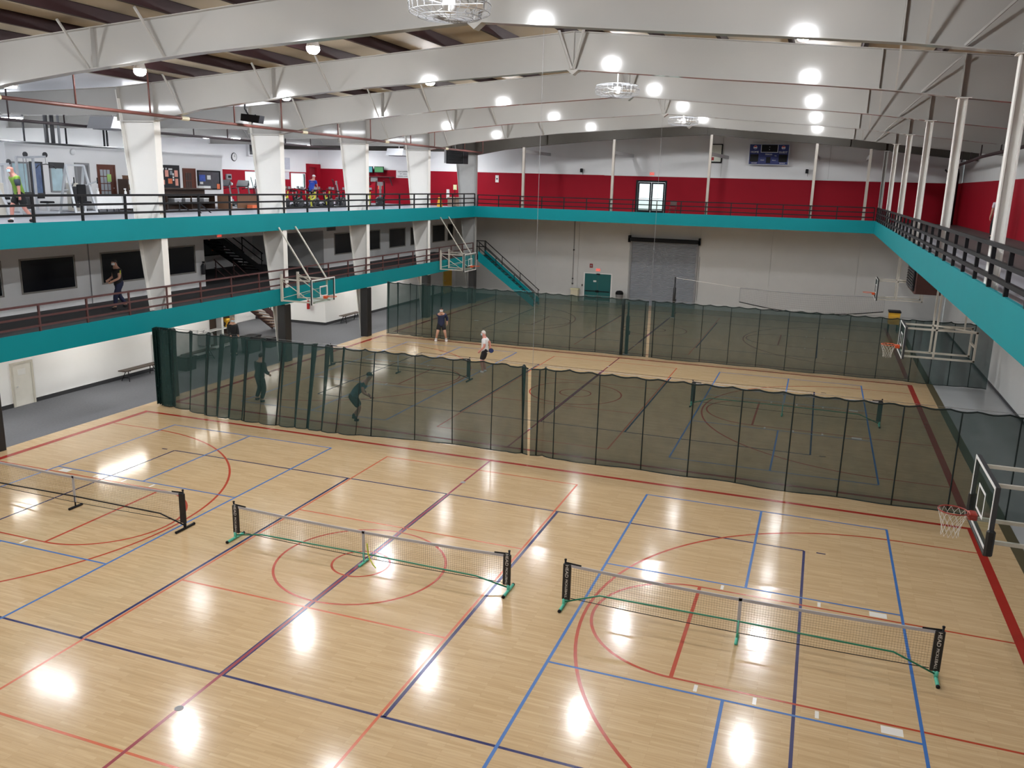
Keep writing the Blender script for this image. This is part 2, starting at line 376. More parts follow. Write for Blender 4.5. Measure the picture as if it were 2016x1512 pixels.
# steel frames -----------------------------------------------------
bx = [-29.15, -24, -20, -15.06, -15.05, -13.45, -11.5, -9.4, -5.6, -2, 1.5, 5.4, 8, 9.7, 11.5, 16.25]
ORD = ['balcony end', 'second', 'third', 'fourth', 'fifth', 'sixth', 'seventh', 'eighth']
def frame(k):
    y = YK[k]; last = k == len(YK)-1
    m = GREYSTEEL if last else BEAM; cm = GREYCOL if last else COLWHITE
    n = len(YK)-1-k
    pos = 'against the red end wall' if last else ['', 'next to the grey end frame', 'two bays from the grey end frame', 'three bays from the grey end frame', 'four bays from the grey end frame', 'five bays from the grey end frame', 'six bays from the grey end frame', 'seven bays from the grey end frame', 'eight bays from the grey end frame'][n]
    lab = ('grey steel roof beam ' if last else 'white tapered steel roof beam ')+pos
    t = thing('roof_beam', lab, 'beam', (1.5, y, 11.28), 0, 'steel roof frames')
    web = MB()
    poly = [(x, zbot(x)+.01) for x in bx]+[(x, ztop(x)-.01) for x in reversed(bx)]
    kk = 0
    for a, b in zip(bx, bx[1:]):
        web.quadbox([(a,y-.01,zbot(a)),(b,y-.01,zbot(b)),(b,y+.01,zbot(b)),(a,y+.01,zbot(a)),(a,y-.01,ztop(a)),(b,y-.01,ztop(b)),(b,y+.01,ztop(b)),(a,y+.01,ztop(a))])
    web.build('web', m, t, world=True)
    for nm, fn, d in (('top_flange', ztop, -.02), ('bottom_flange', zbot, 0)):
        f = MB()
        for a, b in zip(bx, bx[1:]):
            za, zb = fn(a)+d, fn(b)+d
            f.quadbox([(a,y-.14,za),(b,y-.14,zb),(b,y+.14,zb),(a,y+.14,za),(a,y-.14,za+.02),(b,y-.14,zb+.02),(b,y+.14,zb+.02),(a,y+.14,za+.02)])
        f.build(nm, m, t, world=True)
    for x in (-15.0, -13.45, -8.6, 1.5, 9.6, 11.5):
        for sgn in (-1, 1):
            MB().box(x-.012, x+.012, min(y, y+sgn*.135), max(y, y+sgn*.135), zbot(x)+.02, ztop(x)-.02).build('stiffener', m, t, world=True)
    if not last:
        for dx in (-.36, .36): MB().beam((1.5+dx*.1, y-.15, zbot(1.5)+.02), (1.5+dx, y-.42, ztop(1.5)-.02), .06, .06).build('ridge_brace', m, t, world=True)
        MB().prism([(1.33, zbot(1.4)), (1.67, zbot(1.6)), (1.5, zbot(1.5)-.14)], 'y', y-.13, y+.13).build('ridge_gusset', m, t, world=True)
        for x in (-20.5, -12.2, -8.7, -6.4, 10.0):
            for sgn in (-1, 1):
                MB().beam((x, y+sgn*.13, zbot(x)+.02), (x-.04, y+sgn*.95, ztop(x)+.05), .045, .045).build('flange_brace', m, t, world=True)
        MB().beam((10.6, y-.1, zbot(10.6)+.04), (11.4, y-.35, ztop(11.4)-.1), .04, .04).build('flange_brace', m, t, world=True)
    # left tapered column
    if k >= 2:
        c = thing('steel_column', ('grey' if last else 'white')+' tapered steel column carrying the roof beam '+pos, 'column', (-13.6, y, 0), 0, 'tapered columns along the mezzanine')
        prof = [(-13.86, 0), (-14.18, 3.2), (-14.57, 6.5), (-14.9, 9.84), (-15.02, 10.9)]
        wb = MB()
        for (xa, za), (xb, zb) in zip(prof[:-1], prof[1:-1]):
            wb.quadbox([(xa,y-.01,za),(-13.45,y-.01,za),(-13.45,y+.01,za),(xa,y+.01,za),(xb,y-.01,zb),(-13.45,y-.01,zb),(-13.45,y+.01,zb),(xb,y+.01,zb)])
        wb.build('web', cm, c, world=True)
        MB().box(-13.47, -13.445, y-.15, y+.15, 0, 9.86).build('front_flange', cm, c, world=True)
        rfm = MB()
        for (xa, za), (xb, zb) in zip(prof, prof[1:]):
            rfm.quadbox([(xa-.02,y-.15,za),(xa,y-.15,za),(xa,y+.15,za),(xa-.02,y+.15,za),(xb-.02,y-.15,zb),(xb,y-.15,zb),(xb,y+.15,zb),(xb-.02,y+.15,zb)])
        rfm.build('rear_flange', cm, c, world=True)
        MB().box(-14.86, -13.46, y-.14, y+.14, 9.84, 9.865).build('cap_plate', cm, c, world=True)
        p = MB().rbox(-13.84, -13.42, y-.24, y+.24, 0.0, 2.58, .03).build('wall_pad', BLACKPAD, c, world=True); p['label'] = 'black padded wrap'
    # right hanger
    h = thing('steel_hanger', 'white steel walkway hanger of the beam '+pos, 'hanger', (11.52, y, ZU), 0, 'steel hangers along the running walkway')
    MB().box(11.49, 11.68, y-.012, y+.012, ZF0+.1, zbot(11.5)).build('web', cm, h, world=True)
    for xx in (11.49, 11.67): MB().box(xx-.012, xx+.012, y-.11, y+.11, ZF0+.1, zbot(11.5)).build('flange', cm, h, world=True)
    MB().box(11.42, 11.76, y-.16, y+.16, zbot(11.5)-.02, zbot(11.5)).build('cap_plate', cm, h, world=True)
for k in range(len(YK)): frame(k)
# far walkway posts with wall struts
for i, x in enumerate((-10.06, -4.12, 1.82, 7.84, 10.75)):
    lab = ['white steel post of the far walkway nearest the stairs', 'white steel post of the far walkway left of the glass doors', 'white steel post of the far walkway in front of the framed poster', 'white steel post of the far walkway beside the scoreboard', 'white steel post of the far walkway at the corner by the running lane'][i]
    t = thing('walkway_post', lab, 'post', (x, YF+.1, ZU), 0, 'posts of the far walkway')
    m = mat('post_beige_paint', (.36, .33, .295), .5, var=.05)
    MB().box(x-.075, x+.075, YF+.07, YF+.22, ZU, zbot(x)).build('shaft', m, t, world=True)
    MB().box(x-.09, x+.09, YF+.05, YF+.24, zbot(x)-.35, zbot(x)-.33).build('collar', m, t, world=True)
    MB().beam((x, YF+.2, 10.15), (x+(.45 if i == 2 else .05), YFW-.06, 10.15), .14, .2).build('wall_strut', mat('strut_grey', (.5, .5, .5), .5), t, world=True)

# ================================================================== court lines (parts of the floor)
zl = [0.0]
def line(p, q, w, m, z=.001):
    p, q = Vector((p[0], p[1], 0)), Vector((q[0], q[1], 0)); d = (q-p).normalized(); a = Vector((-d.y, d.x, 0))*(w/2)
    b = MB(); b.v = [tuple(v+Vector((0,0,z))) for v in (p-a, q-a, q+a, p+a)]; b.f = [(0,1,2,3)]
    return b.build('court_line', m, fl)
def arc(c, r, a0, a1, w, m, z=.0014, n=64):
    b = MB()
    for i in range(n+1):
        t = a0+(a1-a0)*i/n
        for rr in (r-w/2, r+w/2): b.v.append((c[0]+rr*math.cos(t), c[1]+rr*math.sin(t), z))
    for i in range(n): b.f.append((2*i, 2*i+1, 2*i+3, 2*i+2))
    return b.build('court_arc', m, fl)
PI = math.pi
def court(cy, S_, tape=True):
    for s in (-1, 1):
        line((-13.0, cy+s*(S_+.07)), (13.0, cy+s*(S_+.07)), .14, REDP, .0022)
        line((s*12.9, cy-S_), (s*12.9, cy+S_), .2, REDP, .0022)
        # key, free-throw circle, three-point arc
        for q in (-1, 1):
            line((s*7.0, cy+q*1.8), (s*12.8, cy+q*1.8), .05, REDTHIN, .0018)
            line((s*11.15, cy+q*6.1), (s*12.8, cy+q*6.1), .05, REDTHIN, .0018)
            for bx_, wd in ((10.45, .32), (9.35, .06), (8.39, .06), (7.44, .06)):
                line((s*(bx_-wd/2), cy+q*1.96), (s*(bx_+wd/2), cy+q*1.96), .2, WHITEP, .0016)
            line((s*9.27, cy+q*4.6), (s*9.47, cy+q*4.6), .05, NAVYP, .0016)
        line((s*7.0, cy-1.8), (s*7.0, cy+1.8), .07, REDTHIN, .0019)
        if s > 0: arc((7.0, cy), 1.8, PI/2, 1.5*PI, .06, REDTHIN, .0018); arc((11.15, cy), 6.1, PI/2, 1.5*PI, .06, REDTHIN, .0018)
        else: arc((-7.0, cy), 1.8, -PI/2, PI/2, .06, REDTHIN, .0018); arc((-11.15, cy), 6.1, -PI/2, PI/2, .06, REDTHIN, .0018)
        # volleyball
        line((-9, cy+s*4.6), (9, cy+s*4.6), .055, NAVYP, .0012)
        line((s*9, cy-4.6), (s*9, cy+4.6), .055, NAVYP, .0012)
        line((s*3.04, cy-4.6), (s*3.04, cy+4.6), .065, NAVYP, .0012)
        line((s*2.96, cy-6.72), (s*2.96, cy+6.72), .05, ORANGEP, .0013)
        line((-2.98, cy+s*6.72), (2.98, cy+s*6.72), .05, ORANGEP, .0014)
        line((-2.98, cy+s*2.1), (2.98, cy+s*2.1), .05, ORANGEP, .0014)
        if tape:   # pickleball courts in blue tape
            cx = s*7.9
            for q in (-1, 1):
                line((cx+q*2.99, cy-6.72), (cx+q*2.99, cy+6.78), .055, BLUEP, .0024)
                line((cx-2.99, cy+q*6.76), (cx+2.99, cy+q*6.76), .05, BLUEP, .0025)
                line((cx-2.99, cy+q*2.13), (cx+2.99, cy+q*2.13), .05, BLUEP, .0025)
                line((cx, cy+q*2.13), (cx, cy+q*6.76), .055, BLUEP, .0026)
    line((0, cy-4.6), (0, cy+4.6), .12, NAVYP, .0011)
    line((0, cy-S_), (0, cy+S_), .06, mat('plum_red_court_paint', (.27, .045, .06), .2, var=.06), .0020)
    arc((0, cy), 1.83, 0, 2*PI, .055, REDTHIN, .0017, 96); arc((0, cy), .62, 0, 2*PI, .05, REDTHIN, .0017)
    for s in (-1, 1):
        o = MB().lathe([(.07, .0), (.07, .004), (.06, .0055)], (0, cy+s*5.6, 0), 20).build('floor_socket', GREYPL, fl)
court(0, 7.62); court(17.0, 7.8); court(34.0, 7.7, False)

# ================================================================== lamps
def lamp_proto(lens, name, r=.175):
    t = thing(name, 'x', 'lamp')
    MB().lathe([(r*.45, .28), (r*.6, .26), (r*.95, .06), (r*1.02, .0), (r*.98, 0), (r*.5, .22)], (0,0,0), 20).build('housing', WHITEPL, t, True)
    MB().lathe([(r*.98, .004), (r*.98, -.07), (r*.84, -.125), (r*.5, -.17), (.01, -.18)], (0,0,0), 20).build('lens', lens, t, True)
    MB().tube([(0,0,.27), (0,0,.59)], .012, 6).build('stem', STEEL, t)
    return t
LP = lamp_proto(LENS, 'high_bay_lamp'); LP['label'] = 'round white high bay lamp hung between the white roof beams'; LP['group'] = 'high bay lamps over the courts'
ROWS = ['beside the columns', 'between columns and ridge', 'along the ridge', 'beside the running walkway']
BAYS = ['one bay', 'two bays', 'three bays', 'four bays', 'five bays', 'six bays', 'seven bays', 'eight bays']
def lamp_label(o, r, n): o['label'] = 'high bay lamp %s, %s from the grey end beam' % (ROWS[r], BAYS[n])
first = True
LX = [(-10.65, 11.1), (-4.75, 11.55), (1.7, 12.0), (7.8, 11.45)]
for k in range(len(YK)-1):
    y = (YK[k]+YK[k+1])/2
    if k < 2: continue
    for x, z in LX:
        o = LP if first else copy_tree(LP); first = False
        put(o, (x, y, ztop(x)+PH-.6)); lamp_label(o, [q[0] for q in LX].index(x), len(YK)-2-k)
for x, z in LX:
    for y_, n_ in ((-8.57, 6), (-15.88, 7)): lamp_label(put(copy_tree(LP), (x, y_, ztop(x)+PH-.6)), [q[0] for q in LX].index(x), n_)
WP = thing('wing_lamp', 'long cool white strip lamp under the liner of the exercise wing', 'lamp', group='strip lamps of the exercise wing')
MB().box(-1.25, 1.25, -.17, .17, 0, .08).build('tray', WHITEPL, WP)
MB().box(-1.2, 1.2, -.15, .15, -.05, 0).build('lens', WINGLENS, WP)
for x_ in (-.9, .9): MB().tube([(x_,0,.08), (x_,0,.5)], .008, 5).build('stem', STEEL, WP)
first = True
for y in (-1.26, 6.06, 13.37, 20.69, 28.0, 35.32, 41.5):
    for x in (-16.9, -25.2):
        o = WP if first else copy_tree(WP); first = False
        put(o, (x, y, zwing(x)-.57)); o['label'] = 'white strip lamp of the exercise wing %s, %s' % ('beside the columns' if x > -20 else 'towards the outer wall', {-1.26: 'out before the machines', 6.06: 'over the weight machines', 13.37: 'by the lat tower', 20.69: 'by the reception counter', 28.0: 'by the treadmills', 35.32: 'by the spin bikes', 41.5: 'by the televisions'}[y])
tb = thing('tube_light', 'long white tube fixture under the mezzanine slab of the hall', 'lamp', group='tube lights of the hall')
MB().box(-.1, .1, -1.2, 1.2, .02, .07).build('tray', WHITEPL, tb)
MB().box(-.08, .08, -1.15, 1.15, 0, .02).build('tube', TUBELENS, tb)
first = True
for x, y in [(-15.5, y) for y in (-1, 4, 9, 14, 19, 24, 29, 34)]+[(-19.8, 19.5), (-19.8, 24)]:
    o = tb if first else copy_tree(tb); first = False
    put(o, (x, y, ZM-.25-.075))

# ================================================================== railings
def railing(label, pts_fn, n, m, zs, zpost, name='guard_railing', r=.05):
    # pts_fn(i) -> (x, y) of post i
    p0 = pts_fn(0); t = thing(name, label, 'railing', (p0[0], p0[1], zpost[0]))
    for i in range(n+1):
        x, y = pts_fn(i)
        MB().box(x-r/2, x+r/2, y-r/2, y+r/2, zpost[0], zpost[1]).build('post', m, t, world=True)
    a, b = pts_fn(0), pts_fn(n)
    for k, z in enumerate(zs):
        MB().beam((a[0], a[1], z), (b[0], b[1], z), r*1.05, r*1.05).build('top_rail' if k == 0 else 'rail', m, t, world=True)
    return t
railing('black steel railing above the upper teal band beside the exercise machines', lambda i: (XL-.03, 38.66-1.805*i), 27, BLACK, (7.36, 7.07, 6.78), (ZF1, 7.36), r=.066)
railing('black steel railing along the far walkway in front of the red wall', lambda i: (XL+.2+1.5*i if i < 16 else XR-.1, YF+.03), 16, BLACK, (7.30, 7.03, 6.76), (ZF1, 7.30), r=.055)
railing('black steel railing beside the brown running lane', lambda i: (XR+.03, 38.2-1.52*i), 29, BLACK, (7.30, 7.02, 6.76), (ZF1, 7.30), r=.068)
railing('maroon steel railing along the mezzanine', lambda i: (XL-.03, 38.5-1.805*i), 27, MAROON, (4.14, 3.78, 3.50), (ZM1, 4.14), r=.055)

# ================================================================== pickleball nets
def pickle_net(cx, cy, label, footm, railm, zr, htop, lettering):
    t = thing('pickleball_net', label, 'net', (cx, cy, 0))
    for s in (-1, 1):
        x = s*3.33
        p = MB().tube([(x,0,.06), (x,0,htop+.03)], .02, 10).build('post', BLACK, t, True)
        MB().lathe([(.026, htop+.03), (.026, htop+.05), (.01, htop+.06)], (x,0,0), 10).build('post_cap', BLACK, p, True)
        f = MB().tube([(x,-.28,.03), (x,.28,.03)], .03, 10).build('foot', footm, t, True)
        for q in (-1, 1): MB().tube([(x,q*.28,.03), (x,q*.31,.03)], .034, 10).build('foot_cap', BLACK, f, True)
        MB().tube([(x,0,.02), (x,0,.17)], .034, 10).build('foot_collar', footm, f, True)
        sl = MB().box(x-s*.11-.055 if s > 0 else x-.035, x+.035 if s > 0 else x+.11+.055, -.03, .03, .16, htop-.05)
        slv = MB().rbox(min(x+.04*s, x-.12*s), max(x+.04*s, x-.12*s), -.028, .028, .16, htop-.04, .012).build('sleeve', BLACKPAD, t)
        if lettering:
            zc = (.16+htop)/2-.02
            for body, sz, zz, col in (('HEAD', .09, zc+.225, WHITEP), ('PICKLEBALL', .064, zc-.14, WHITEP)):
                M = Matrix.Translation((x-s*.04, -.031, zz)) @ Matrix(((1,0,0),(0,0,-1),(0,1,0))).to_4x4() @ Matrix.Rotation(-PI/2, 4, 'Z')
                text(body, sz, col, slv, M, sx=1.15, ext=.001)
        MB().beam((x, 0, htop-.02), (x-s*.32, 0, htop-.04), .012, .03).build('tension_strap', BLACK, t)
    # bottom rail with bent ends
    MB().tube([(-3.30,0,.1), (-2.62,0,zr), (0,0,zr+.02), (2.62,0,zr), (3.30,0,.1)], .017, 8).build('bottom_rail', railm, t, True)
    c = MB().tube([(0,0,.05), (0,0,zr+.05)], .018, 8).build('centre_post', footm, t, True)
    f = MB().tube([(0,-.2,.03), (0,.2,.03)], .03, 10).build('centre_foot', footm, t, True)
    MB().box(-.03, .03, -.012, .012, .16, htop-.09).build('centre_strap', TAPE, t)
    zt = lambda x: htop-.05-.06*(1-(x/3.2)**2)
    zb = lambda x: .19-.04*(1-(x/3.2)**2)
    N = 16; b = MB()
    b.grid(lambda u, v: (-3.22+6.44*u, (-.012 if v == 0 else .012)*0-.012, zt(-3.22+6.44*u)-.05+.055*v), N, 1)
    b.grid(lambda u, v: (-3.22+6.44*u, .012, zt(-3.22+6.44*u)-.05+.055*v), N, 1)
    b.grid(lambda u, v: (-3.22+6.44*u, -.012+.024*v, zt(-3.22+6.44*u)+.005), N, 1)
    b.build('top_tape', TAPE, t)
    MB().tube([(-3.2+.4*i, 0, zb(-3.2+.4*i)) for i in range(17)], .008, 6).build('bottom_cord', BLACK, t)
    g = MB(); sp = .048; th = .0010
    nx = int(6.4/sp)
    for i in range(nx+1):
        x = -3.2+6.4*i/nx; g.quadbox([(x-th,-th,zb(x)),(x+th,-th,zb(x)),(x+th,th,zb(x)),(x-th,th,zb(x)),(x-th,-th,zt(x)),(x+th,-th,zt(x)),(x+th,th,zt(x)),(x-th,th,zt(x))])
    for j in range(1, 15):
        f_ = j/15
        for i in range(16):
            a, c2 = -3.2+.4*i, -2.8+.4*i; za, zc = zb(a)+(zt(a)-zb(a))*f_, zb(c2)+(zt(c2)-zb(c2))*f_
            g.quadbox([(a,-th,za-th),(c2,-th,zc-th),(c2,th,zc-th),(a,th,za-th),(a,-th,za+th),(c2,-th,zc+th),(c2,th,zc+th),(a,th,za+th)])
    stuff(g.build('netting', NETBLACK, t))
    return t
pickle_net(7.93, -.1, 'black pickleball net with mint green feet between the blue taped court lines', MINT, GREENT, .36, .95, True)
mid = pickle_net(.06, 0.02, 'black pickleball net with mint green feet across the red centre circle', MINT, GREENT, .22, .86, True)
pickle_net(-8.0, 0, 'pickleball net with an all black frame on the empty court', BLACK, BLACK, .28, .93, False)
pickle_net(-7.95, 17.05, 'black framed pickleball net behind the mesh curtain near the players', BLACK, BLACK, .28, .95, False)
pickle_net(7.92, 17.05, 'black pickleball net behind the mesh curtain facing the hanging hoop', MINT, GREENT, .36, .95, False)
MB().tube([(.12,-.06,.52), (.16,-.09,.3), (.2,-.1,.2), (.3,-.14,.1), (.36,-.12,.02)], .014, 6).build('tie_ribbon', YELLOW, mid)

# ================================================================== basketball hoops
def hoop(loc, rz, label, style, net=True, pads=False, top=6.02, rimm=None):
    ORANGE = rimm or MATS['orange_rim_enamel']
    # local: board plane x=0, rim towards -x, supports towards +x
    t = thing('basketball_hoop', label, 'hoop', loc, rz)
    z0, z1, hw = 2.74, 3.82, .915
    b = MB().box(0, .012, -hw+.03, hw-.03, z0+.03, z1-.03).build('backboard', BOARDGLASS, t)
    fr = MB()
    fr.box(-.01, .0, -hw, hw, z0, z0+.045).box(-.01, .0, -hw, hw, z1-.045, z1).box(-.01, .0, -hw, -hw+.035, z0+.045, z1-.045).box(-.01, .0, hw-.035, hw, z0+.045, z1-.045)
    fr.build('board_frame', WHITEPL, b)
    MB().box(.0, .07, -hw-.004, hw+.004, z0-.004, z0+.03).box(.0, .07, -hw-.004, hw+.004, z1-.03, z1+.004).box(.0, .07, -hw-.004, -hw+.03, z0+.03, z1-.03).box(.0, .07, hw-.03, hw+.004, z0+.03, z1-.03).build('rear_channel', DARKGREY, b)
    sq = MB()
    zq0, zq1, q = 3.05, 3.5, .305
    sq.box(-.006, -.001, -q, q, zq0, zq0+.045).box(-.006, -.001, -q, q, zq1-.045, zq1).box(-.006, -.001, -q, -q+.045, zq0+.045, zq1-.045).box(-.006, -.001, q-.045, q, zq0+.045, zq1-.045)
    sq.build('target_square', WHITEPL, b)
    if pads:
        for s in (-1, 1): MB().rbox(-.03, .1, s*hw-.045, s*hw+.045, z0-.045, z0+.38, .03).build('edge_pad', BLACKPAD, b)
        MB().rbox(-.03, .09, -hw-.02, hw+.02, z0-.06, z0-.01, .015).build('edge_pad', BLACKPAD, b)
    r = MB().tube([(-.385+.2286*math.cos(a), .2286*math.sin(a), 3.05) for a in [2*PI*i/28 for i in range(28)]], .012, 8, True).build('rim', ORANGE, t, True)
    MB().rbox(-.16, -.02, -.1, .1, 2.95, 3.065, .02).build('rim_bracket', ORANGE, r)
    MB().tube([(-.05,-.09,2.98), (-.2,-.15,3.04)], .01, 6).tube([(-.05,.09,2.98), (-.2,.15,3.04)], .01, 6).build('rim_brace', ORANGE, r)
    if net:
        g = MB(); rows = [(3.04, .226), (2.95, .205), (2.86, .175), (2.77, .15), (2.68, .135), (2.60, .14)]
        n = 12
        for i in range(n):
            for s in (-1, 1):
                pts = []
                for k, (z, rr) in enumerate(rows):
                    a = 2*PI*(i+s*.5*(k % 2))/n; pts.append((-.385+rr*math.cos(a), rr*math.sin(a), z))
                g.tube(pts, .0028, 4)
        stuff(g.build('hoop_net', STRING, r))
    tw = .06
    if style == 'hung':     # white rectangles under the right balcony
        for s in (-1, 1):
            y = s*.52
            MB().beam((.07, y, 3.74), (2.25, y, 3.74), tw, tw).build('arm', ALU, t)
            MB().beam((.07, y, 2.78), (2.25, y, 2.78), tw, tw).build('arm', ALU, t)
            MB().beam((2.22, y, 2.74), (2.22, y, 3.78), tw, tw).build('rear_upright', ALU, t)
            MB().beam((1.0, y, 2.78), (1.0, y, top), tw, tw).build('hanger', ALU, t)
        MB().beam((1.0, -.52, 3.76), (2.2, .52, 3.76), .045, .045).build('cross_brace', ALU, t)
        MB().beam((1.0, .52, 3.76), (2.2, -.52, 3.76), .045, .045).build('cross_brace', ALU, t)
        MB().beam((2.22, -.52, 3.25), (2.22, .52, 3.25), .06, .06).build('cross_brace', ALU, t)
        MB().beam((1.9, 0, 3.74), (1.9, 0, top), .05, .05).build('rear_hanger', ALU, t)
    else:                   # braced box frame off the left mezzanine
        dx = 1.72
        for s in (-1, 1):
            y = s*.62
            MB().beam((.07, y, 3.72), (dx, y, 3.74), .06, .06).build('arm', ALU, t)
            MB().beam((.07, y, 2.80), (dx, y, 2.80), .06, .06).build('arm', ALU, t)
            MB().beam((.22, y, 2.78), (.22, y, 3.76), .06, .06).build('front_upright', ALU, t)
            MB().beam((dx, y, 2.76), (dx, y, 3.95), .09, .09).build('rear_upright', ALU, t)
            MB().beam((dx, y, 3.7), (.22, y, 2.82), .03, .03).build('diagonal', ALU, t)
            MB().beam((.22, y, 3.74), (dx+.05, y, 5.95), .05, .05).build('suspension_strut', ALU, t)
        MB().beam((dx, -.62, 2.82), (.22, .62, 3.3), .022, .022).build('diagonal', ALU, t)
        MB().beam((dx, .62, 2.9), (.22, -.62, 3.4), .022, .022).build('diagonal', ALU, t)
        MB().beam((.22, -.62, 3.74), (.22, .62, 3.74), .05, .05).build('cross_brace', ALU, t)
        MB().beam((dx, -.62, 3.86), (.3, .62, 3.76), .035, .035).build('cross_brace', ALU, t)
        MB().beam((.22, -.62, 2.8), (.22, .62, 2.8), .05, .05).build('cross_brace', ALU, t)
    return t
hoop((11.58, .32, -.12), 0, 'glass basketball hoop with black edge padding over the empty court', 'hung', True, True, rimm=mat('red_rim_enamel', (.27, .03, .02), .3))
hoop((11.58, 16.9, -.05), 0, 'white framed basketball hoop with a net hung over the middle court', 'hung')
hoop((11.58, 33.6, -.05), 0, 'white framed basketball hoop over the court behind the second curtain', 'hung', False)
hoop((-11.6, 17.1, .03), PI, 'glass basketball hoop braced off the mezzanine over the middle court', 'braced', False)
hoop((-11.6, 33.7, .03), PI, 'glass basketball hoop braced off the mezzanine beside the teal stairs', 'braced', False)
# hoist chains by the near right hoop
def chain(p, q, label):
    t = thing('hoist_chain', label, 'chain', q)
    p, q = Vector(p), Vector(q); n = int((p-q).length/.09); d = (q-p)/n; dn = d.normalized()
    a = dn.orthogonal().normalized(); b = dn.cross(a)
    ch = MB()
    for i in range(n):
        c = p+d*(i+.5); s = a if i % 2 else b
        ch.tube([c+dn*.055*math.cos(th)+s*.02*math.sin(th) for th in [2*PI*j/8 for j in range(8)]], .006, 4, True)
    stuff(ch.build('links', DARKGREY, t, world=True))
chain((12.6, .85, ZF0+.1), (12.58, .84, 3.66), 'dark steel chain hanging straight down to the padded hoop')
chain((12.7, -.5, ZF0+.1), (12.58, -.2, 3.66), 'dark steel chain hanging aslant to the padded hoop')

# ================================================================== mesh divider curtains
def sm(a, b, x):
    t = min(1, max(0, (x-a)/(b-a))); return t*t*(3-2*t)
def curtain(x0, x1, y0, label, seams, gather, bulge, group=None, stack=None):
    t = thing('divider_curtain', label, 'curtain', ((x0+x1)/2, y0, 0), 0, group)
    def pos(x, z):
        g = gather(x)
        ph = 2*PI*x/.62+1.4*math.sin(x*1.9)
        y = y0+g*.16*math.sin(ph)*(.55+.45*z/2.8)+.02*math.sin(x*2.1+z)
        y -= bulge*sm(x0-.5, x0+3, x)*(1-sm(-5.5, -2.5, x))*(1-z/2.8)
        xx = x+g*.20*math.cos(ph*1.0)*(.6+.4*z/2.8)
        return xx, y
    ztop_ = lambda x: 2.80-.055*abs(math.sin(PI*x/.675))
    zbot_ = lambda x: .03+.03*math.sin(x*1.7)*math.sin(x*.6)
    n = int((x1-x0)/.035); m_ = 8
    def fn(u, v):
        x = x0+(x1-x0)*u; z = zbot_(x)+(ztop_(x)-zbot_(x))*v; a, y = pos(x, z); return (a, y, z)
    o = MB().grid(fn, n, m_).build('mesh_panel', GREENMESH, t, True, True)
    def strip(fnz, nm, r, m):
        pts = []
        k = int((x1-x0)/.12)
        for i in range(k+1):
            x = x0+(x1-x0)*i/k; z = fnz(x); a, y = pos(x, z); pts.append((a, y, z))
        MB().tube(pts, r, 6).build(nm, m, t, True, True)
    strip(ztop_, 'top_hem', .022, GREENDARK); strip(zbot_, 'bottom_hem', .016, GREENDARK)
    cab = MB().tube([(x0, y0, 2.84), (x1, y0, 2.84)], .006, 5).build('support_cable', STEEL, t, True, True)
    for x, wd in seams:
        pts = []
        for j in range(9):
            z = zbot_(x)+(ztop_(x)-zbot_(x))*j/8; a, y = pos(x, z); pts.append((a, y-.004, z))
        MB().tube(pts, wd/2, 6).build('seam_webbing', GREENDARK, t, True, True)
    if stack:   # bundled end of the curtain
        a, b = stack
        b_ = MB()
        b_.grid(lambda u, v: (a+(b-a)*u+.03*math.sin(40*u), y0+.14*math.sin(u*2*PI*7), .05+2.76*v), 70, 4)
        b_.build('bundled_fold', GREENTHICK, t, True, True)
    return t
sA = [(-12.2,.03),(-11.57,.035),(-10.61,.04),(-9.76,.05),(-9.03,.04),(-8.0,.05),(-7.25,.03),(-6.6,.09),(-5.7,.035),(-4.94,.025),(-4.36,.04),(-2.96,.03),(-1.66,.03),(-.35,.03),(.55,.04),(.8,.05)]
sB = [(1.05,.05),(1.7,.035)]+[(3.0+1.35*i,.038) for i in range(10)]
curtain(-13.1, .91, 8.6, 'dark green mesh curtain gathered in folds before the players', sA, lambda x: 1-sm(-6.2, -3.6, x)*(1-sm(-.1, .7, x)*.9), .5, 'mesh divider curtains', (-13.2, -12.45))
curtain(.95, 16.05, 8.6, 'flat dark green mesh curtain running to the padded glass hoop', sB, lambda x: .9*(1-sm(1.1, 2.4, x))+.04, 0, 'mesh divider curtains')
sC = [(-12.4,.03),(-11.2,.04),(-10.2,.035),(-9.3,.03),(-8.05,.03)]+[(-6.75+1.34*i,.03) for i in range(5)]+[(-.09,.16),(1.0,.06)]
sD = [(1.45,.05)]+[(2.42+1.3*i,.03) for i in range(8)]+[(12.9,.04),(13.7,.03),(14.5,.04),(15.3,.03)]
curtain(-13.1, 1.14, 25.5, 'dark green mesh curtain behind the players reaching the hall', sC, lambda x: .8*(1-sm(-10, -8, x))+.05, .15, 'mesh divider curtains')
curtain(1.28, 16.0, 25.5, 'dark green mesh curtain hanging below the roller door', sD, lambda x: .4*sm(11.8, 13, x)+.05, 0, 'mesh divider curtains')
for x, y, lab in ((.93, 8.6, 'thin steel hoist cable above the gap of the near curtain'), (1.22, 25.5, 'thin steel hoist cable above the gap of the far curtain')):
    tag(MB().tube([(x, y, 2.7), (x, y, ztop(x)+PH)], .006, 6).build('hoist_cable', GREYPL), lab, 'cable')

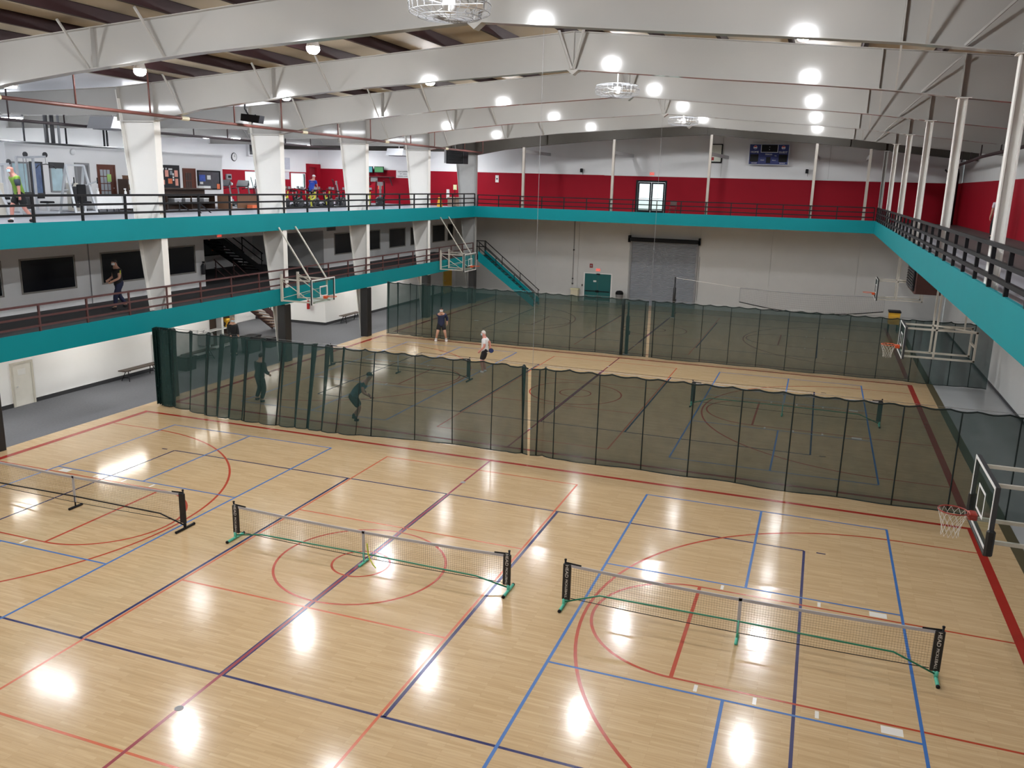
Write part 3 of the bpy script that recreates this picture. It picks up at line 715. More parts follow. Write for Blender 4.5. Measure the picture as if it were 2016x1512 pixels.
# ================================================================== ceiling fans in cages
def fan(loc, label):
    t = thing('cage_fan', label, 'fan', loc, 0, 'caged ceiling fans')
    R = .72
    MB().tube([(0,0,.1), (0,0,ztop(loc[0])+.2-loc[2])], .022, 8).build('down_rod', WHITEPL, t)
    MB().lathe([(.06,.14),(.12,.12),(.14,.02),(.12,-.1),(.05,-.13)], (0,0,0), 14).build('motor', WHITEPL, t, True)
    for i in range(3):
        a = 2*PI*i/3+.3; c, s_ = math.cos(a), math.sin(a)
        MB().quadbox([(.12*c-.06*s_, .12*s_+.06*c, -.02), (.12*c+.06*s_, .12*s_-.06*c, .02), (.62*c+.08*s_, .62*s_-.08*c, .03), (.62*c-.08*s_, .62*s_+.08*c, -.04),
                      (.12*c-.06*s_, .12*s_+.06*c, -.012), (.12*c+.06*s_, .12*s_-.06*c, .028), (.62*c+.08*s_, .62*s_-.08*c, .038), (.62*c-.08*s_, .62*s_+.08*c, -.032)]).build('blade', WHITEPL, t)
    g = MB()
    for rr, z in ((R, .17), (R*1.05, .02), (R*1.02, -.12), (R*.8, -.2), (R*.6, -.22), (R*.4, -.23), (R*.2, -.235), (R*.75, .2), (R*.4, .2)):
        g.tube([(rr*math.cos(a), rr*math.sin(a), z) for a in [2*PI*i/40 for i in range(40)]], .006, 4, True)
    for i in range(28):
        a = 2*PI*i/28; c, s_ = math.cos(a), math.sin(a)
        g.tube([(.1*c, .1*s_, .2), (R*c, R*s_, .17), (R*1.05*c, R*1.05*s_, .02), (R*1.02*c, R*1.02*s_, -.12), (R*.6*c, R*.6*s_, -.22), (.1*c, .1*s_, -.235)], .005, 4)
    stuff(g.build('wire_cage', CHROME, t))
fan((1.84, .3, 11.2), 'silver caged ceiling fan hung before the large white beam')
fan((1.49, 15.2, 11.3), 'silver caged ceiling fan between the second and third white beams')
fan((1.48, 29.8, 11.37), 'silver caged ceiling fan in front of the dark end beam')

# ================================================================== sprinkler pipes
def pipe(x, y0, y1, z, m, label, drops, caps, r=.055, end=None):
    t = thing('sprinkler_pipe', label, 'pipe', (x, (y0+y1)/2, z))
    MB().tube([(x, y0, z), (x, y1, z)], r, 10).build('main_run', m, t, True, True)
    for y in drops: MB().tube([(x, y, z), (x-.02, y, ztop(x)+.1)], r*.5, 8).build('hanger_rod', m, t, True, True)
    for y in caps: MB().lathe([(r*1.25, y-.18), (r*1.3, y-.16), (r*1.3, y+.16), (r*1.25, y+.18)], (x, 0, z), 12, 'y').build('coupling', CREAMP, t, True, True)
    return t
pipe(-12.5, -18, 37.5, 9.97, PIPE, 'long oxide red sprinkler pipe hung below the roof beams beside the columns', [YK[k]+d for k in range(2, 8) for d in (3.0, 6.0)], [YK[k]+.3 for k in range(1, 8)])
pipe(-19.0, -18, 31.2, 9.82, mat('dark_brown_pipe', (.03, .016, .018), .5, var=.1), 'dark brown sprinkler pipe over the exercise machines', [8.6+2.4*i for i in range(9)], [])
o = thing('sprinkler_pipe', 'dark maroon sprinkler pipe dropping down the corner of the red walls', 'pipe', (15.6, 43.6, ZU))
dp = mat('dark_brown_pipe', (.03, .016, .018))
MB().tube([(15.95, 43.75, ZU), (15.95, 43.75, 9.35), (15.9, 43.7, 9.62), (15.4, 43.5, 9.66)], .10, 10).build('riser', dp, o, True, True)
MB().tube([(15.4, 43.5, 9.66), (15.1, 30, 9.86), (15.0, -10, 9.86)], .07, 10).build('main_run', dp, o, True, True)
MB().tube([(15.95, 43.75, 9.0), (15.2, 43.5, 9.6)], .05, 8).build('brace', dp, o, True, True)
for y in (40, 37, 34, 31, 26, 20): MB().tube([(15.2, y, 9.84), (15.2, y, zbot(15.2)+.35)], .03, 6).build('hanger_rod', dp, o, True, True)

# ================================================================== windows and doors on the left levels
fr_m = mat('beige_window_frame', (.34, .32, .29), .5, var=.05)
WN = [0]
def mezz_window(y0, y1, z0=3.86, z1=5.09, x=XH):
    WN[0] += 1
    o = struct(MB().box(x-.0, x+.03, y0, y0+.045, z0, z1).box(x, x+.03, y1-.045, y1, z0, z1).box(x, x+.03, y0+.07, y1-.07, z0, z0+.06).box(x, x+.03, y0+.07, y1-.07, z1-.06, z1).build('window_%d' % (WN[0]+2), fr_m))
    MB().box(x, x+.012, y0+.07, y1-.07, z0+.06, z1-.06).build('pane', DARKPANE, o)
wlo = bpy.data.objects['wall_left']
MB().tube([(XH+.02, 9.95, ZM), (XH+.02, 9.95, ZF0)], .018, 6).build('conduit', GREYPL, wlo)
for y0, y1 in ((3.2, 6.25), (6.95, 9.3), (10.5, 12.9), (13.6, 15.8), (27.3, 29.6), (30.6, 32.65), (33.85, 36.1), (36.85, 38.95), (40.3, 42.4), (42.9, 43.9)): mezz_window(y0, y1)
DN = [0]
def panel_door(x0, x1, y0, y1, z0, z1, m, fm, knob=True, face='x'):
    DN[0] += 1
    if face == 'x':
        o = struct(MB().box(x0, x0+.06, y0-.08, y0, z0, z1+.08).box(x0, x0+.06, y1, y1+.08, z0, z1+.08).box(x0, x0+.06, y0, y1, z1, z1+.08).build('door_%d' % DN[0], fm))
        lf = MB().box(x0, x0+.04, y0, y1, z0, z1).build('leaf', m, o)
        if knob: MB().ball((x0+.07, y0+.1, z0+.48*(z1-z0)), .03, 10, 6).build('knob', STEEL, lf, True)
    return o
d = panel_door(XH, 0, 6.22, 6.95, 0, 1.48, mat('cream_door', (.74, .72, .66), .5), mat('cream_door_trim', (.6, .57, .5), .5))
MB().box(XH+.04, XH+.045, 6.42, 6.72, 1.1, 1.3).build('door_notice', PAPER, d)
panel_door(XH, 0, 12.92, 13.42, 0, 1.46, DARKPANE, WHITEPL, False)
# yellow door and hall end
o = panel_door(XH, 0, 42.3, 43.6, 0, 2.0, YELLOWP, mat('yellow_trim', (.6, .45, .1), .5))
o2 = panel_door(XH, 0, 38.3, 39.2, 0, 1.9, WHITEWALL, fr_m)

# stairs helper -----------------------------------------------------
def stairs(name, label, p0, p1, width, n, axis, mt, ms, mrail, rail=True, nosing=None, both=True, h=.19):
    # straight flight from foot p0 to head p1 along axis 'x' or 'y'; width along the other axis
    p0, p1 = Vector(p0), Vector(p1); t = thing(name, label, 'stairs', p0)
    w = Vector((0,1,0)) if axis == 'x' else Vector((1,0,0))
    for i in range(n):
        c = p0.lerp(p1, (i+.5)/n); c.z = p0.z+(p1.z-p0.z)*(i+1)/n-.03
        d = (p1-p0); d.z = 0; L = d.length/n; dn = d.normalized()
        a = dn*(L*.55); b = w*(width/2)
        tr = MB().quadbox([c-a-b-Vector((0,0,.02)), c+a-b-Vector((0,0,.02)), c+a+b-Vector((0,0,.02)), c-a+b-Vector((0,0,.02)), c-a-b+Vector((0,0,.02)), c+a-b+Vector((0,0,.02)), c+a+b+Vector((0,0,.02)), c-a+b+Vector((0,0,.02))]).build('tread', mt, t, world=True)
        if nosing: MB().quadbox([c-a*1.02-b, c-a*.8-b, c-a*.8+b, c-a*1.02+b, c-a*1.02-b+Vector((0,0,.025)), c-a*.8-b+Vector((0,0,.025)), c-a*.8+b+Vector((0,0,.025)), c-a*1.02+b+Vector((0,0,.025))]).build('nosing', nosing, tr)
    for s in (-1, 1):
        off = w*(s*(width/2+.03))
        MB().quadbox([p0+off-w*.03+Vector((0,0,-.02)), p0+off+w*.03+Vector((0,0,-.02)), p1+off+w*.03+Vector((0,0,-h)), p1+off-w*.03+Vector((0,0,-h)),
                      p0+off-w*.03+Vector((0,0,h*1.3)), p0+off+w*.03+Vector((0,0,h*1.3)), p1+off+w*.03+Vector((0,0,h)), p1+off-w*.03+Vector((0,0,h))]).build('stringer', ms, t, world=True)
        if rail:
            for z, r in ((.98, .03), (.6, .025)):
                MB().tube([p0+off+Vector((0,0,z)), p1+off+Vector((0,0,z))], r, 8).build('handrail', mrail, t, True, True)
            for f in (0.02, .35, .68, .98):
                q = p0.lerp(p1, f)+off; MB().tube([q, q+Vector((0,0,.98))], .025, 8).build('baluster', mrail, t, True, True)
    return t
stairs('teal_stairs', 'teal stringer stairs with black handrails from the mezzanine to the far court', (-9.3, 40.0, 0), (-13.4, 40.0, ZM), 1.15, 16, 'x', mat('black_stair_tread', (.02, .02, .022), .6), TEAL, BLACK, h=.34)
stairs('steel_stairs', 'black steel stairs with pale treads rising from the mezzanine recess', (-19.3, 22.6, ZM), (-19.3, 17.9, ZF0), 1.1, 15, 'y', BLACK, BLACK, BLACK, True, mat('stair_nosing', (.45, .45, .46), .5))
stairs('hall_stairs', 'brown steel stairs with pale nosings in the hall recess', (-18.6, 23.8, 0), (-18.6, 19.3, ZM-.1), 1.0, 15, 'y', BROWN, MAROON, MAROON, True, mat('stair_nosing', (.45, .45, .46)))
# landing railing at the head of the far stairs
railing('black steel railing around the head of the teal stairs', lambda i: (-13.42-.05*i, 38.72+.0*i) if False else (-14.6+.6*i, 40.62), 2, BLACK, (4.15, 3.75), (ZM, 4.15), r=.05)

# exit signs, extinguishers, small wall fittings ---------------------
def exit_sign(loc, face, label, w=.36, h=.22):
    t = thing('exit_sign', label, 'sign', loc)
    if face == '+x':
        MB().box(0, .07, -w/2, w/2, -h/2, h/2).build('housing', WHITEPL, t); f = MB().box(.07, .074, -w/2+.02, w/2-.02, -h/2+.02, h/2-.02).build('face', EXITRED, t)
        text('EXIT', .17, WHITEPL, f, facing((.076, 0, 0), '+x'))
    else:
        MB().box(-w/2, w/2, -.07, 0, -h/2, h/2).build('housing', WHITEPL, t); f = MB().box(-w/2+.02, w/2-.02, -.074, -.07, -h/2+.02, h/2-.02).build('face', EXITRED, t)
        text('EXIT', .17, WHITEPL, f, facing((0, -.076, 0), '-y'))
exit_sign((XH, 17.4, 5.45), '+x', 'red lit exit sign above the black steel stairs')
exit_sign((-6.1, YFW-.02, 2.28), '-y', 'red lit exit sign above the teal double doors')
exit_sign((-2.68, YFW-.02, 9.0), '-y', 'orange red exit sign above the glass double doors')
def extinguisher(loc, label, wall='+x', box=False, m=None):
    t = thing('fire_extinguisher', label, 'extinguisher', loc)
    red = m or mat('extinguisher_red', (.45, .02, .02), .35)
    MB().lathe([(.01,-.3),(.075,-.29),(.085,-.27),(.085,.1),(.06,.17),(.025,.2),(.025,.24)], (.11,0,0), 14).build('cylinder', red, t, True)
    MB().box(.08, .2, -.02, .02, .24, .29).build('handle', BLACK, t)
    MB().tube([(.12,.03,.24), (.16,.1,.15), (.14,.12,-.1)], .012, 6).build('hose', BLACK, t, True)
    MB().box(0, .03, -.05, .05, -.1, .1).build('bracket', STEEL, t)
    if box: MB().box(0, .012, -.14, .14, -.36, .42).build('back_plate', WHITEPL, t); MB().box(.012, .02, -.1, .1, .3, .4).build('placard', PAPER, t)
extinguisher((XH+.0, 16.15, 4.05), 'dark fire extinguisher on the mezzanine wall beside the black stairs', m=DARKGREY)
extinguisher((-18.3, 26.16, 1.15), 'red fire extinguisher on the white partition below the braced hoop')
bpy.data.objects['fire_extinguisher.001'].rotation_euler = (0, 0, -PI/2)

# ================================================================== hall furniture
def bench(loc, rz, label, L=1.9):
    t = thing('bench', label, 'bench', loc, rz)
    for s in (-1, 1): MB().box(-L/2, L/2, s*.095-.085, s*.095+.085, .42, .455).build('seat_plank', DARKWOOD, t)
    for s in (-1, 1):
        x = s*(L/2-.3)
        for q in (-1, 1): MB().beam((x, q*.05, .42), (x+s*.12, q*.2, 0), .03, .03).build('leg', BLACK, t)
        MB().beam((x-.0, -.16, .41), (x, .16, .41), .04, .03).build('leg_bracket', BLACK, t)
        MB().beam((x+s*.08, -.14, .14), (x+s*.08, .14, .14), .025, .025).build('stretcher', BLACK, t)
bench((-16.85, 11.6, 0), PI/2, 'dark wooden bench with splayed black legs beside the low dark doorway')
bench((-16.75, 28.0, 0), PI/2, 'dark wooden bench with splayed legs against the white partition wall')
bench((-16.9, 15.2, 0), PI/2, 'dark bench along the hall wall seen through the gathered curtain')
t = thing('drinking_fountain', 'grey wall drinking fountain on the white hall wall', 'fountain', (XH+.025, 15.9, 0))
MB().rbox(0, .42, -.3, .3, .62, 1.12, .04).build('body', GREYPL, t); MB().rbox(.05, .4, -.26, .26, 1.1, 1.16, .02).build('basin', STEEL, t)
MB().tube([(.1,0,1.15), (.1,0,1.24), (.18,0,1.26)], .015, 6).build('spout', CHROME, t, True); MB().box(0, .08, -.3, .3, 1.12, 1.3).build('back_splash', WHITEPL, t)
t = thing('trophy_case', 'white framed case with dark shelves beside the hall stairs', 'case', (-18.0, 18.3, 0))
MB().box(-18.3, -18.26, 17.2, 19.2, .05, 2.5).build('back_panel', DARKWOOD, t, world=True)
for y in (17.2, 18.2, 19.2): MB().box(-18.3, -17.95, y-.07, y+.07, 0, 2.5).build('upright', WHITEPL, t, world=True)
for z in (.05, .9, 1.6, 2.3): MB().box(-18.3, -17.95, 17.27, 19.13, z, z+.05).build('shelf', WHITEPL, t, world=True)
tag(MB().lathe([(.02,.9),(.14,.91),(.05,1.0),(.04,1.08),(.12,1.15),(.17,1.3),(.02,1.32)], (-18.1, 18.7, .051), 14).build('trophy', YELLOWP, None, True), 'gold cup trophy in the white framed case', 'trophy')
for i, (y, w_, z) in enumerate(((13.6, .6, .55), (18.0, .8, .75), (19.4, .5, .45))):
    lab = ['dark equipment bin nearest the curtain end in the hall', 'dark equipment bin in front of the trophy case', 'small dark equipment bin beyond the trophy case'][i]
    b = thing('equipment_bin', lab, 'bin', (-16.2, y, 0))
    MB().prism([(-16.2-.22, 0), (-16.2+.22, 0), (-16.2+.28, z), (-16.2-.28, z)], 'y', y-w_/2, y+w_/2).build('tub', DARKGREY, b, world=True)
    MB().box(-16.5, -15.9, y-w_/2-.02, y+w_/2+.02, z, z+.04).build('rim', BLACK, b, world=True)
t = thing('bulletin_board', 'black framed bulletin board with a pinned notice on the recess wall', 'board', (-22, 22.6, 4.5))
MB().box(-22, -21.95, 21.7, 23.5, 3.9, 5.2).build('frame', BLACK, t, world=True); MB().box(-21.95, -21.94, 21.78, 23.42, 3.98, 5.12).build('panel', DARKPANE, t, world=True); MB().box(-21.94, -21.93, 22.1, 22.5, 4.5, 4.85).build('notice', PKPAPER, t, world=True)
MB().box(-21.94, -21.93, 22.6, 22.9, 4.15, 4.4).build('notice', ORPAPER, t, world=True)
for y, x, lab in ((22.9, XH, 'dark vent grille high on the mezzanine wall'),): pass
t = thing('vent_grille', 'dark vent grille high on the mezzanine wall', 'vent', (XH, 27.0, 5.4))
MB().box(0, .03, -.45, .45, -.16, .16).build('frame', GREYPL, t)
for i in range(6): MB().box(.03, .045, -.4, .4, -.14+.048*i, -.115+.048*i).build('slat', DARKGREY, t)

# ================================================================== far wall fittings
# teal double doors
o = struct(MB().box(-7.14, -7.06, YFW-.04, YFW+.02, 0, 2.06).box(-5.14, -5.06, YFW-.04, YFW+.02, 0, 2.06).box(-7.06, -5.14, YFW-.04, YFW+.02, 1.99, 2.06).build('door_11', WHITEWALL))
for a, b, s in ((-7.05, -6.11, 1), (-6.09, -5.15, -1)):
    lf = MB().box(a, b, YFW-.03, YFW+.01, .02, 1.98).build('leaf', TEALDOOR, o)
    MB().box(a+.06, b-.06, YFW-.1, YFW-.05, .72, .78).build('push_bar', BLACK, lf)
    MB().box((b-.1) if s > 0 else a, b if s > 0 else a+.1, YFW-.11, YFW-.03, .68, .82).build('latch_case', BLACK, lf)
    if s > 0: MB().box(-6.42, -6.2, YFW-.035, YFW-.03, 1.4, 1.52).build('door_notice', PAPER, lf)
    MB().box(a+.05, b-.05, YFW-.036, YFW-.03, .03, .09).build('kick_plate', STEEL, lf)
MB().box(-6.2, -5.95, YFW-.1, YFW-.03, 1.93, 2.02).build('door_closer', BLACK, o)
# roller door
o = struct(MB().box(-3.86, -3.74, YFW-.12, YFW+.02, 0, 4.5).box(.71, .83, YFW-.12, YFW+.02, 0, 4.5).build('door_12', GREYPL))
b = MB(); n = 56; z0, z1 = .02, 4.42
prof = []
for i in range(n*4+1):
    z = z0+(z1-z0)*i/(n*4); prof.append((YFW-.05+.018*math.sin(2*PI*i/4+.6), z))
b.grid(lambda u, v: (-3.76+4.49*u, prof[round(v*(len(prof)-1))][0], prof[round(v*(len(prof)-1))][1]), 1, len(prof)-1)
stuff(b.build('slat_curtain', GREYMET, o))
MB().lathe([(.12, -3.84), (.14, -3.8), (.14, .77), (.12, .81)], (0, YFW-.2, 4.56), 14, 'x').build('coil_drum', BLACK, o, True)
MB().box(-3.98, .95, YFW-.46, YFW-.43, 4.44, 4.66).box(-3.98, -3.86, YFW-.46, YFW-.02, 4.36, 4.82).box(.83, .95, YFW-.46, YFW-.02, 4.36, 4.82).build('hood', BLACK, o)
MB().box(-3.76, .73, YFW-.09, YFW-.02, 0, .1).build('bottom_bar', GREYPL, o)
MB().tube([(.95, YFW-.06, .6), (.95, YFW-.06, 3.6)], .015, 6).build('pull_chain', GREYPL, o)
# upper glass double doors
o = struct(MB().box(-3.74, -3.62, YFW-.04, YFW+.2, ZU, 8.56).box(-1.74, -1.62, YFW-.04, YFW+.2, ZU, 8.56).box(-3.62, -1.74, YFW-.04, YFW+.2, 8.44, 8.56).build('door_13', BLACK))
for a, b_, in ((-3.6, -2.69), (-2.67, -1.76)):
    lf = MB().box(a, a+.1, YFW, YFW+.05, ZU+.01, 8.43).box(b_-.1, b_, YFW, YFW+.05, ZU+.01, 8.43).box(a+.1, b_-.1, YFW, YFW+.05, ZU+.01, ZU+.22).box(a+.1, b_-.1, YFW, YFW+.05, 8.32, 8.43).build('leaf', BLACK, o)
    MB().box(a+.1, b_-.1, YFW+.02, YFW+.03, ZU+.22, 8.32).build('pane', PANE, lf)
    MB().box(a+.08, b_-.08, YFW-.06, YFW-.02, 7.32, 7.36).build('push_bar', STEEL, lf)
# scoreboard
t = thing('scoreboard', 'blue electronic scoreboard with white HOME and GUEST lettering', 'scoreboard', (4.87, 43.9, 9.75))
X0, X1, Z0, Z1, yb = 3.66, 6.08, 9.74, 10.98, 43.72
MB().box(X0, X1, yb, yb+.22, Z0, Z1).build('cabinet', BLUESB, t, world=True)
for x in (4.1, 5.6): MB().box(x-.06, x+.06, yb+.22, YFW-.02, 10.0, 10.7).build('wall_bracket', STEEL, t, world=True)
wf = mat('scoreboard_white', (.8, .82, .85), .5)
MB().box(X0-.02, X1+.02, yb-.012, yb+.02, Z0-.03, Z0).box(X0-.02, X1+.02, yb-.012, yb+.02, Z1, Z1+.03).box(X0-.03, X0, yb-.012, yb+.02, Z0-.03, Z1+.03).box(X1, X1+.03, yb-.012, yb+.02, Z0-.03, Z1+.03).build('border', wf, t, world=True)
MB().box(4.36, 5.42, yb-.008, yb, 10.48, 10.95).build('clock_border', wf, t, world=True)
MB().box(4.39, 5.39, yb-.014, yb-.006, 10.51, 10.95).build('clock_display', BLACK, t, world=True)
for a, b_, c, d in ((3.72, 4.24, 9.9, 10.36), (5.5, 6.02, 9.9, 10.36), (4.73, 5.0, 9.82, 10.2)): MB().box(a, b_, yb-.01, yb, c, d).build('digit_display', BLACK, t, world=True)
for body, sz, x, z in (('HOME', .17, 3.99, 10.50), ('GUEST', .17, 5.74, 10.50), ('PERIOD', .12, 4.87, 10.36), ('BONUS', .095, 4.0, 9.82), ('BONUS', .095, 5.74, 9.82), ('FOULS', .075, 4.5, 10.0), ('FOULS', .075, 5.22, 10.0), ('TOL', .07, 5.3, 10.28)):
    text(body, sz, wf, t, facing((x, yb-.012, z), '-y'), world=True, sx=1.05)
for z in (10.66, 10.82): MB().ball((4.89, yb-.016, z), .025, 8, 6).build('colon_dot', wf, t, False, True)
for x in (4.0, 5.74):   # round red, white and blue emblem
    MB().lathe([(.12, yb-.013), (.12, yb-.004)], (x, 0, 10.79), 24, 'y').build('emblem', wf, t, world=True)
    def wedge(t0, t1, m, nm):
        b2 = MB(); b2.prism([(x+.108*math.cos(a), 10.79+.108*math.sin(a)) for a in [t0+(t1-t0)*i/10 for i in range(11)]], 'y', yb-.018, yb-.012); b2.build(nm, m, t, world=True)
    wedge(.35, PI-.1, mat('emblem_red', (.6, .03, .04), .5), 'emblem_top'); wedge(PI+.55, 2*PI-.55, mat('emblem_blue', (.02, .06, .4), .5), 'emblem_base')
# framed poster with spotlight
t = thing('framed_poster', 'black framed tall white poster with a small red square', 'poster', (1.5, YFW-.03, 10.2))
MB().box(1.06, 1.9, YFW-.1, YFW-.02, 9.78, 11.0).build('frame', BLACK, t, world=True); MB().box(1.13, 1.83, YFW-.106, YFW-.1, 9.87, 10.94).build('sheet', mat('poster_sheet', (.85, .86, .76), .6), t, world=True)
MB().box(1.2, 1.38, YFW-.11, YFW-.106, 9.95, 10.15).build('red_square', mat('poster_red', (.5, .03, .03), .5), t, world=True)
for nm, x, z in (('black speaker', -7.6, 9.05), ('black floodlight', 7.3, 9.3)):
    t = thing('wall_'+nm.split()[1], 'small '+nm+' bracketed above the red band '+('left of the glass doors' if x < 0 else 'beside the scoreboard'), nm.split()[1], (x, YFW-.02, z))
    MB().tube([(0,0,0), (0,-.15,.05)], .02, 6).build('bracket', DARKGREY, t); MB().rbox(-.09, .09, -.32, -.12, -.06, .2, .03).build('body', BLACK, t)
    MB().tube([(.03, -.02, -.02), (.05, -.015, -.25)], .01, 5).build('cable', BLACK, t)
t = thing('hanging_pipe', 'thin grey pull pipe hanging before the far wall left of the teal doors', 'pipe', (-7.95, YFW-.08, 1.1))
MB().tube([(-7.95, YFW-.08, 1.1), (-7.95, YFW-.08, 5.9)], .025, 8).build('shaft', GREYPL, t, True, True)
for z in (1.2, 1.55, 3.6): MB().lathe([(.03, -.05), (.06, -.03), (.06, .03), (.03, .05)], (-7.95, YFW-.08, z), 10).build('fitting', DARKGREY, t, True, True)
t = thing('fire_alarm', 'red fire alarm strobe on the far wall beside the exit sign', 'alarm', (-6.62, YFW-.02, 2.55))
MB().rbox(-.11, .11, -.06, 0, -.14, .14, .01).build('body', mat('alarm_red', (.3, .02, .03), .5), t); MB().box(-.06, .06, -.075, -.06, -.06, .06).build('strobe', GREYPL, t)
t = thing('waste_bin', 'dark waste bin with a domed lid beside the roller door', 'bin', (-4.35, 43.6, 0))
MB().lathe([(.2, 0), (.26, .7), (.27, .72)], (0,0,0), 16).build('bucket', GREYPL, t, True); MB().lathe([(.28,.72),(.27,.85),(.2,.95),(.02,.98)], (0,0,0), 16).build('lid', BLACK, t, True)
t = thing('storage_tote', 'cream storage tote beside the teal double doors', 'tote', (-7.55, 43.7, 0))
MB().rbox(-.35, .2, -.2, .2, 0, .85, .03).build('tub', CREAMP, t); MB().rbox(-.38, .23, -.23, .23, .85, .92, .02).build('lid', mat('cream_lid', (.8, .76, .5), .5), t)
MB().box(-7.25, -7.2, YFW-.1, YFW-.02, 1.05, 1.2).build('call_button', BLACK, fw)
t = thing('folding_chair', 'brown folding chair beside the glass double doors', 'chair', (-1.0, 43.5, ZU))
cf = mat('chair_brown_steel', (.13, .08, .07), .5)
MB().box(-.2, .2, -.2, .2, .43, .46).build('seat', cf, t); MB().box(-.2, .2, .2, .225, .62, .86).build('backrest', cf, t)
for s in (-1, 1): MB().beam((s*.21, .23, .86), (s*.21, -.25, 0), .022, .022).build('front_leg', cf, t); MB().beam((s*.19, -.12, .45), (s*.19, .27, 0), .022, .022).build('rear_leg', cf, t)
# volleyball poles and net on the far court
for x, y, h, lab in ((.1, 25.85, 2.62, 'black padded volleyball pole standing behind the far curtain'), (.15, 39.4, 2.6, 'tapered black volleyball pole in front of the roller door')):
    t = thing('volleyball_pole', lab, 'pole', (x, y, 0))
    MB().lathe([(.16,0),(.16,.02),(.06,.04)], (0,0,0), 14).build('base_plate', STEEL, t, True); MB().lathe([(.09,.03),(.09,1.9),(.05,1.95),(.05,h-.05),(.03,h)], (0,0,0), 12).build('padded_shaft', BLACKPAD, t, True)
    MB().rbox(.04, .14, -.04, .04, 1.0, 1.2, .01).build('winch', DARKGREY, t)
t = thing('volleyball_net', 'slack white topped volleyball net stretched before the far wall', 'net', (8.3, 39.4, 1.9))
def vtop(x): return 2.17-.3*math.sin(PI*(x-4.2)/8.3)*.35
def vbot(x): return 1.3-.42*math.sin(PI*(x-4.2)/8.3)
MB().tube([(.15, 39.4, 2.55), (4.2, 39.4, 2.17)], .012, 6).build('tie_rope', STRING, t, True, True); MB().tube([(12.5, 39.4, 2.2), (14.3, 39.4, 2.3), (XRW, 39.5, 2.35)], .012, 6).build('tie_rope', STRING, t, True, True)
MB().tube([(4.2+.4*i*8.3/8.4, 39.4, vtop(4.2+.395*i)) for i in range(22)], .03, 6).build('top_band', GREYPL, t, True, True); MB().tube([(4.2+.395*i, 39.4, vbot(4.2+.395*i)) for i in range(22)], .03, 6).build('bottom_band', BLACK, t, True, True)
g = MB(); th = .009
for i in range(84):
    x = 4.2+8.3*i/83; g.beam((x, 39.4, vbot(x)), (x, 39.4, vtop(x)), th, th)
for j in range(1, 9):
    for i in range(21):
        a, b_ = 4.2+.395*i, 4.2+.395*(i+1); f_ = j/9
        g.beam((a, 39.4, vbot(a)+(vtop(a)-vbot(a))*f_), (b_, 39.4, vbot(b_)+(vtop(b_)-vbot(b_))*f_), th, th)
stuff(g.build('netting', GREYPL, t, world=True))
MB().tube([(4.2,39.4,vbot(4.2)),(4.2,39.4,vtop(4.2))], .015, 6).tube([(12.5,39.4,vbot(12.5)),(12.5,39.4,vtop(12.5))], .015, 6).build('side_tape', GREYPL, t, world=True)
# boxes below the right walkway
t = thing('hanging_heater', 'black and maroon heater box hung under the right walkway', 'heater', (13.0, 24.2, 4.2))
MB().rbox(12.35, 13.7, 22.6, 25.6, 4.2, 5.35, .04).build('casing', mat('heater_maroon', (.06, .018, .014), .6, var=.25), t, world=True)
MB().box(12.28, 12.35, 22.7, 25.5, 4.3, 5.25).build('grille_frame', BLACK, t, world=True)
for y in (23, 25.2): MB().tube([(13, y, 5.33), (13, y, 6.0)], .02, 6).build('hanger_rod', BLACK, t, True, True)
for i in range(8): MB().box(12.25, 12.28, 22.8, 25.4, 4.36+.11*i, 4.41+.11*i).build('louvre', DARKGREY, t, world=True)
t = thing('ball_cart', 'yellow and black ball cart beside the right wall of the far court', 'cart', (13.2, 40.5, 0))
MB().box(12.9, 13.5, 40.1, 40.9, .5, 1.2).build('hamper', YELLOWP, t, world=True); MB().box(12.86, 13.54, 40.06, 40.94, 1.2, 1.28).build('rim', BLACK, t, world=True)
for x in (12.95, 13.45):
    for y in (40.15, 40.85): MB().tube([(x, y, .0), (x, y, .5)], .025, 8).build('leg', BLACK, t, True, True)

# ================================================================== exercise wing: office front
ow = struct(MB().box(-24.2, -24, 12.5, 26.4, ZU, 9.1).box(-28.9, -24.2, 26.25, 26.4, ZU, 9.1).box(-28.9, -24.2, 12.5, 12.65, ZU, 9.1).build('wall_office', WHITEWALL))
struct(MB().box(-28.9, -23.95, 12.45, 26.45, 9.1, 9.2).build('ceiling_office', WHITEWALL))
xo = -24.0
def office_window(y0, y1, z0, z1, m, nm, mull=(), fm=DARKGREY):
    o = struct(MB().box(xo, xo+.05, y0, y0+.07, z0, z1).box(xo, xo+.05, y1-.07, y1, z0, z1).box(xo, xo+.05, y0+.07, y1-.07, z0, z0+.07).box(xo, xo+.05, y0+.07, y1-.07, z1-.07, z1).build(nm, fm))
    ys = [y0+.07]+list(mull)+[y1-.07]
    for a, b in zip(ys, ys[1:]): MB().box(xo+.005, xo+.02, a+.01, b-.01, z0+.07, z1-.07).build('pane', m, o)
    return o
bluepane = mat('blue_grey_pane', (.16, .22, .36), .08, var=.5, scale=2.5, spec=.8); palepane = mat('pale_cyan_pane', (.50, .68, .74), .1, var=.3, scale=2, spec=.8)
office_window(12.65, 13.55, 7.05, 8.43, palepane, 'window_20', fm=GREYPL)
office_window(13.6, 14.25, 7.05, 8.46, bluepane, 'window_21')
office_window(14.6, 15.4, 7.15, 8.44, palepane, 'window_22', fm=GREYPL)
MB().box(xo, xo+.06, 14.6, 15.4, 8.2, 8.46).build('blind', DARKGREY, ow)
ob = office_window(24.25, 26.15, 7.3, 8.34, mat('grey_window_glass', (.11, .115, .13), .1, var=.2, spec=.7), 'window_23', (25.35,), BLACK)
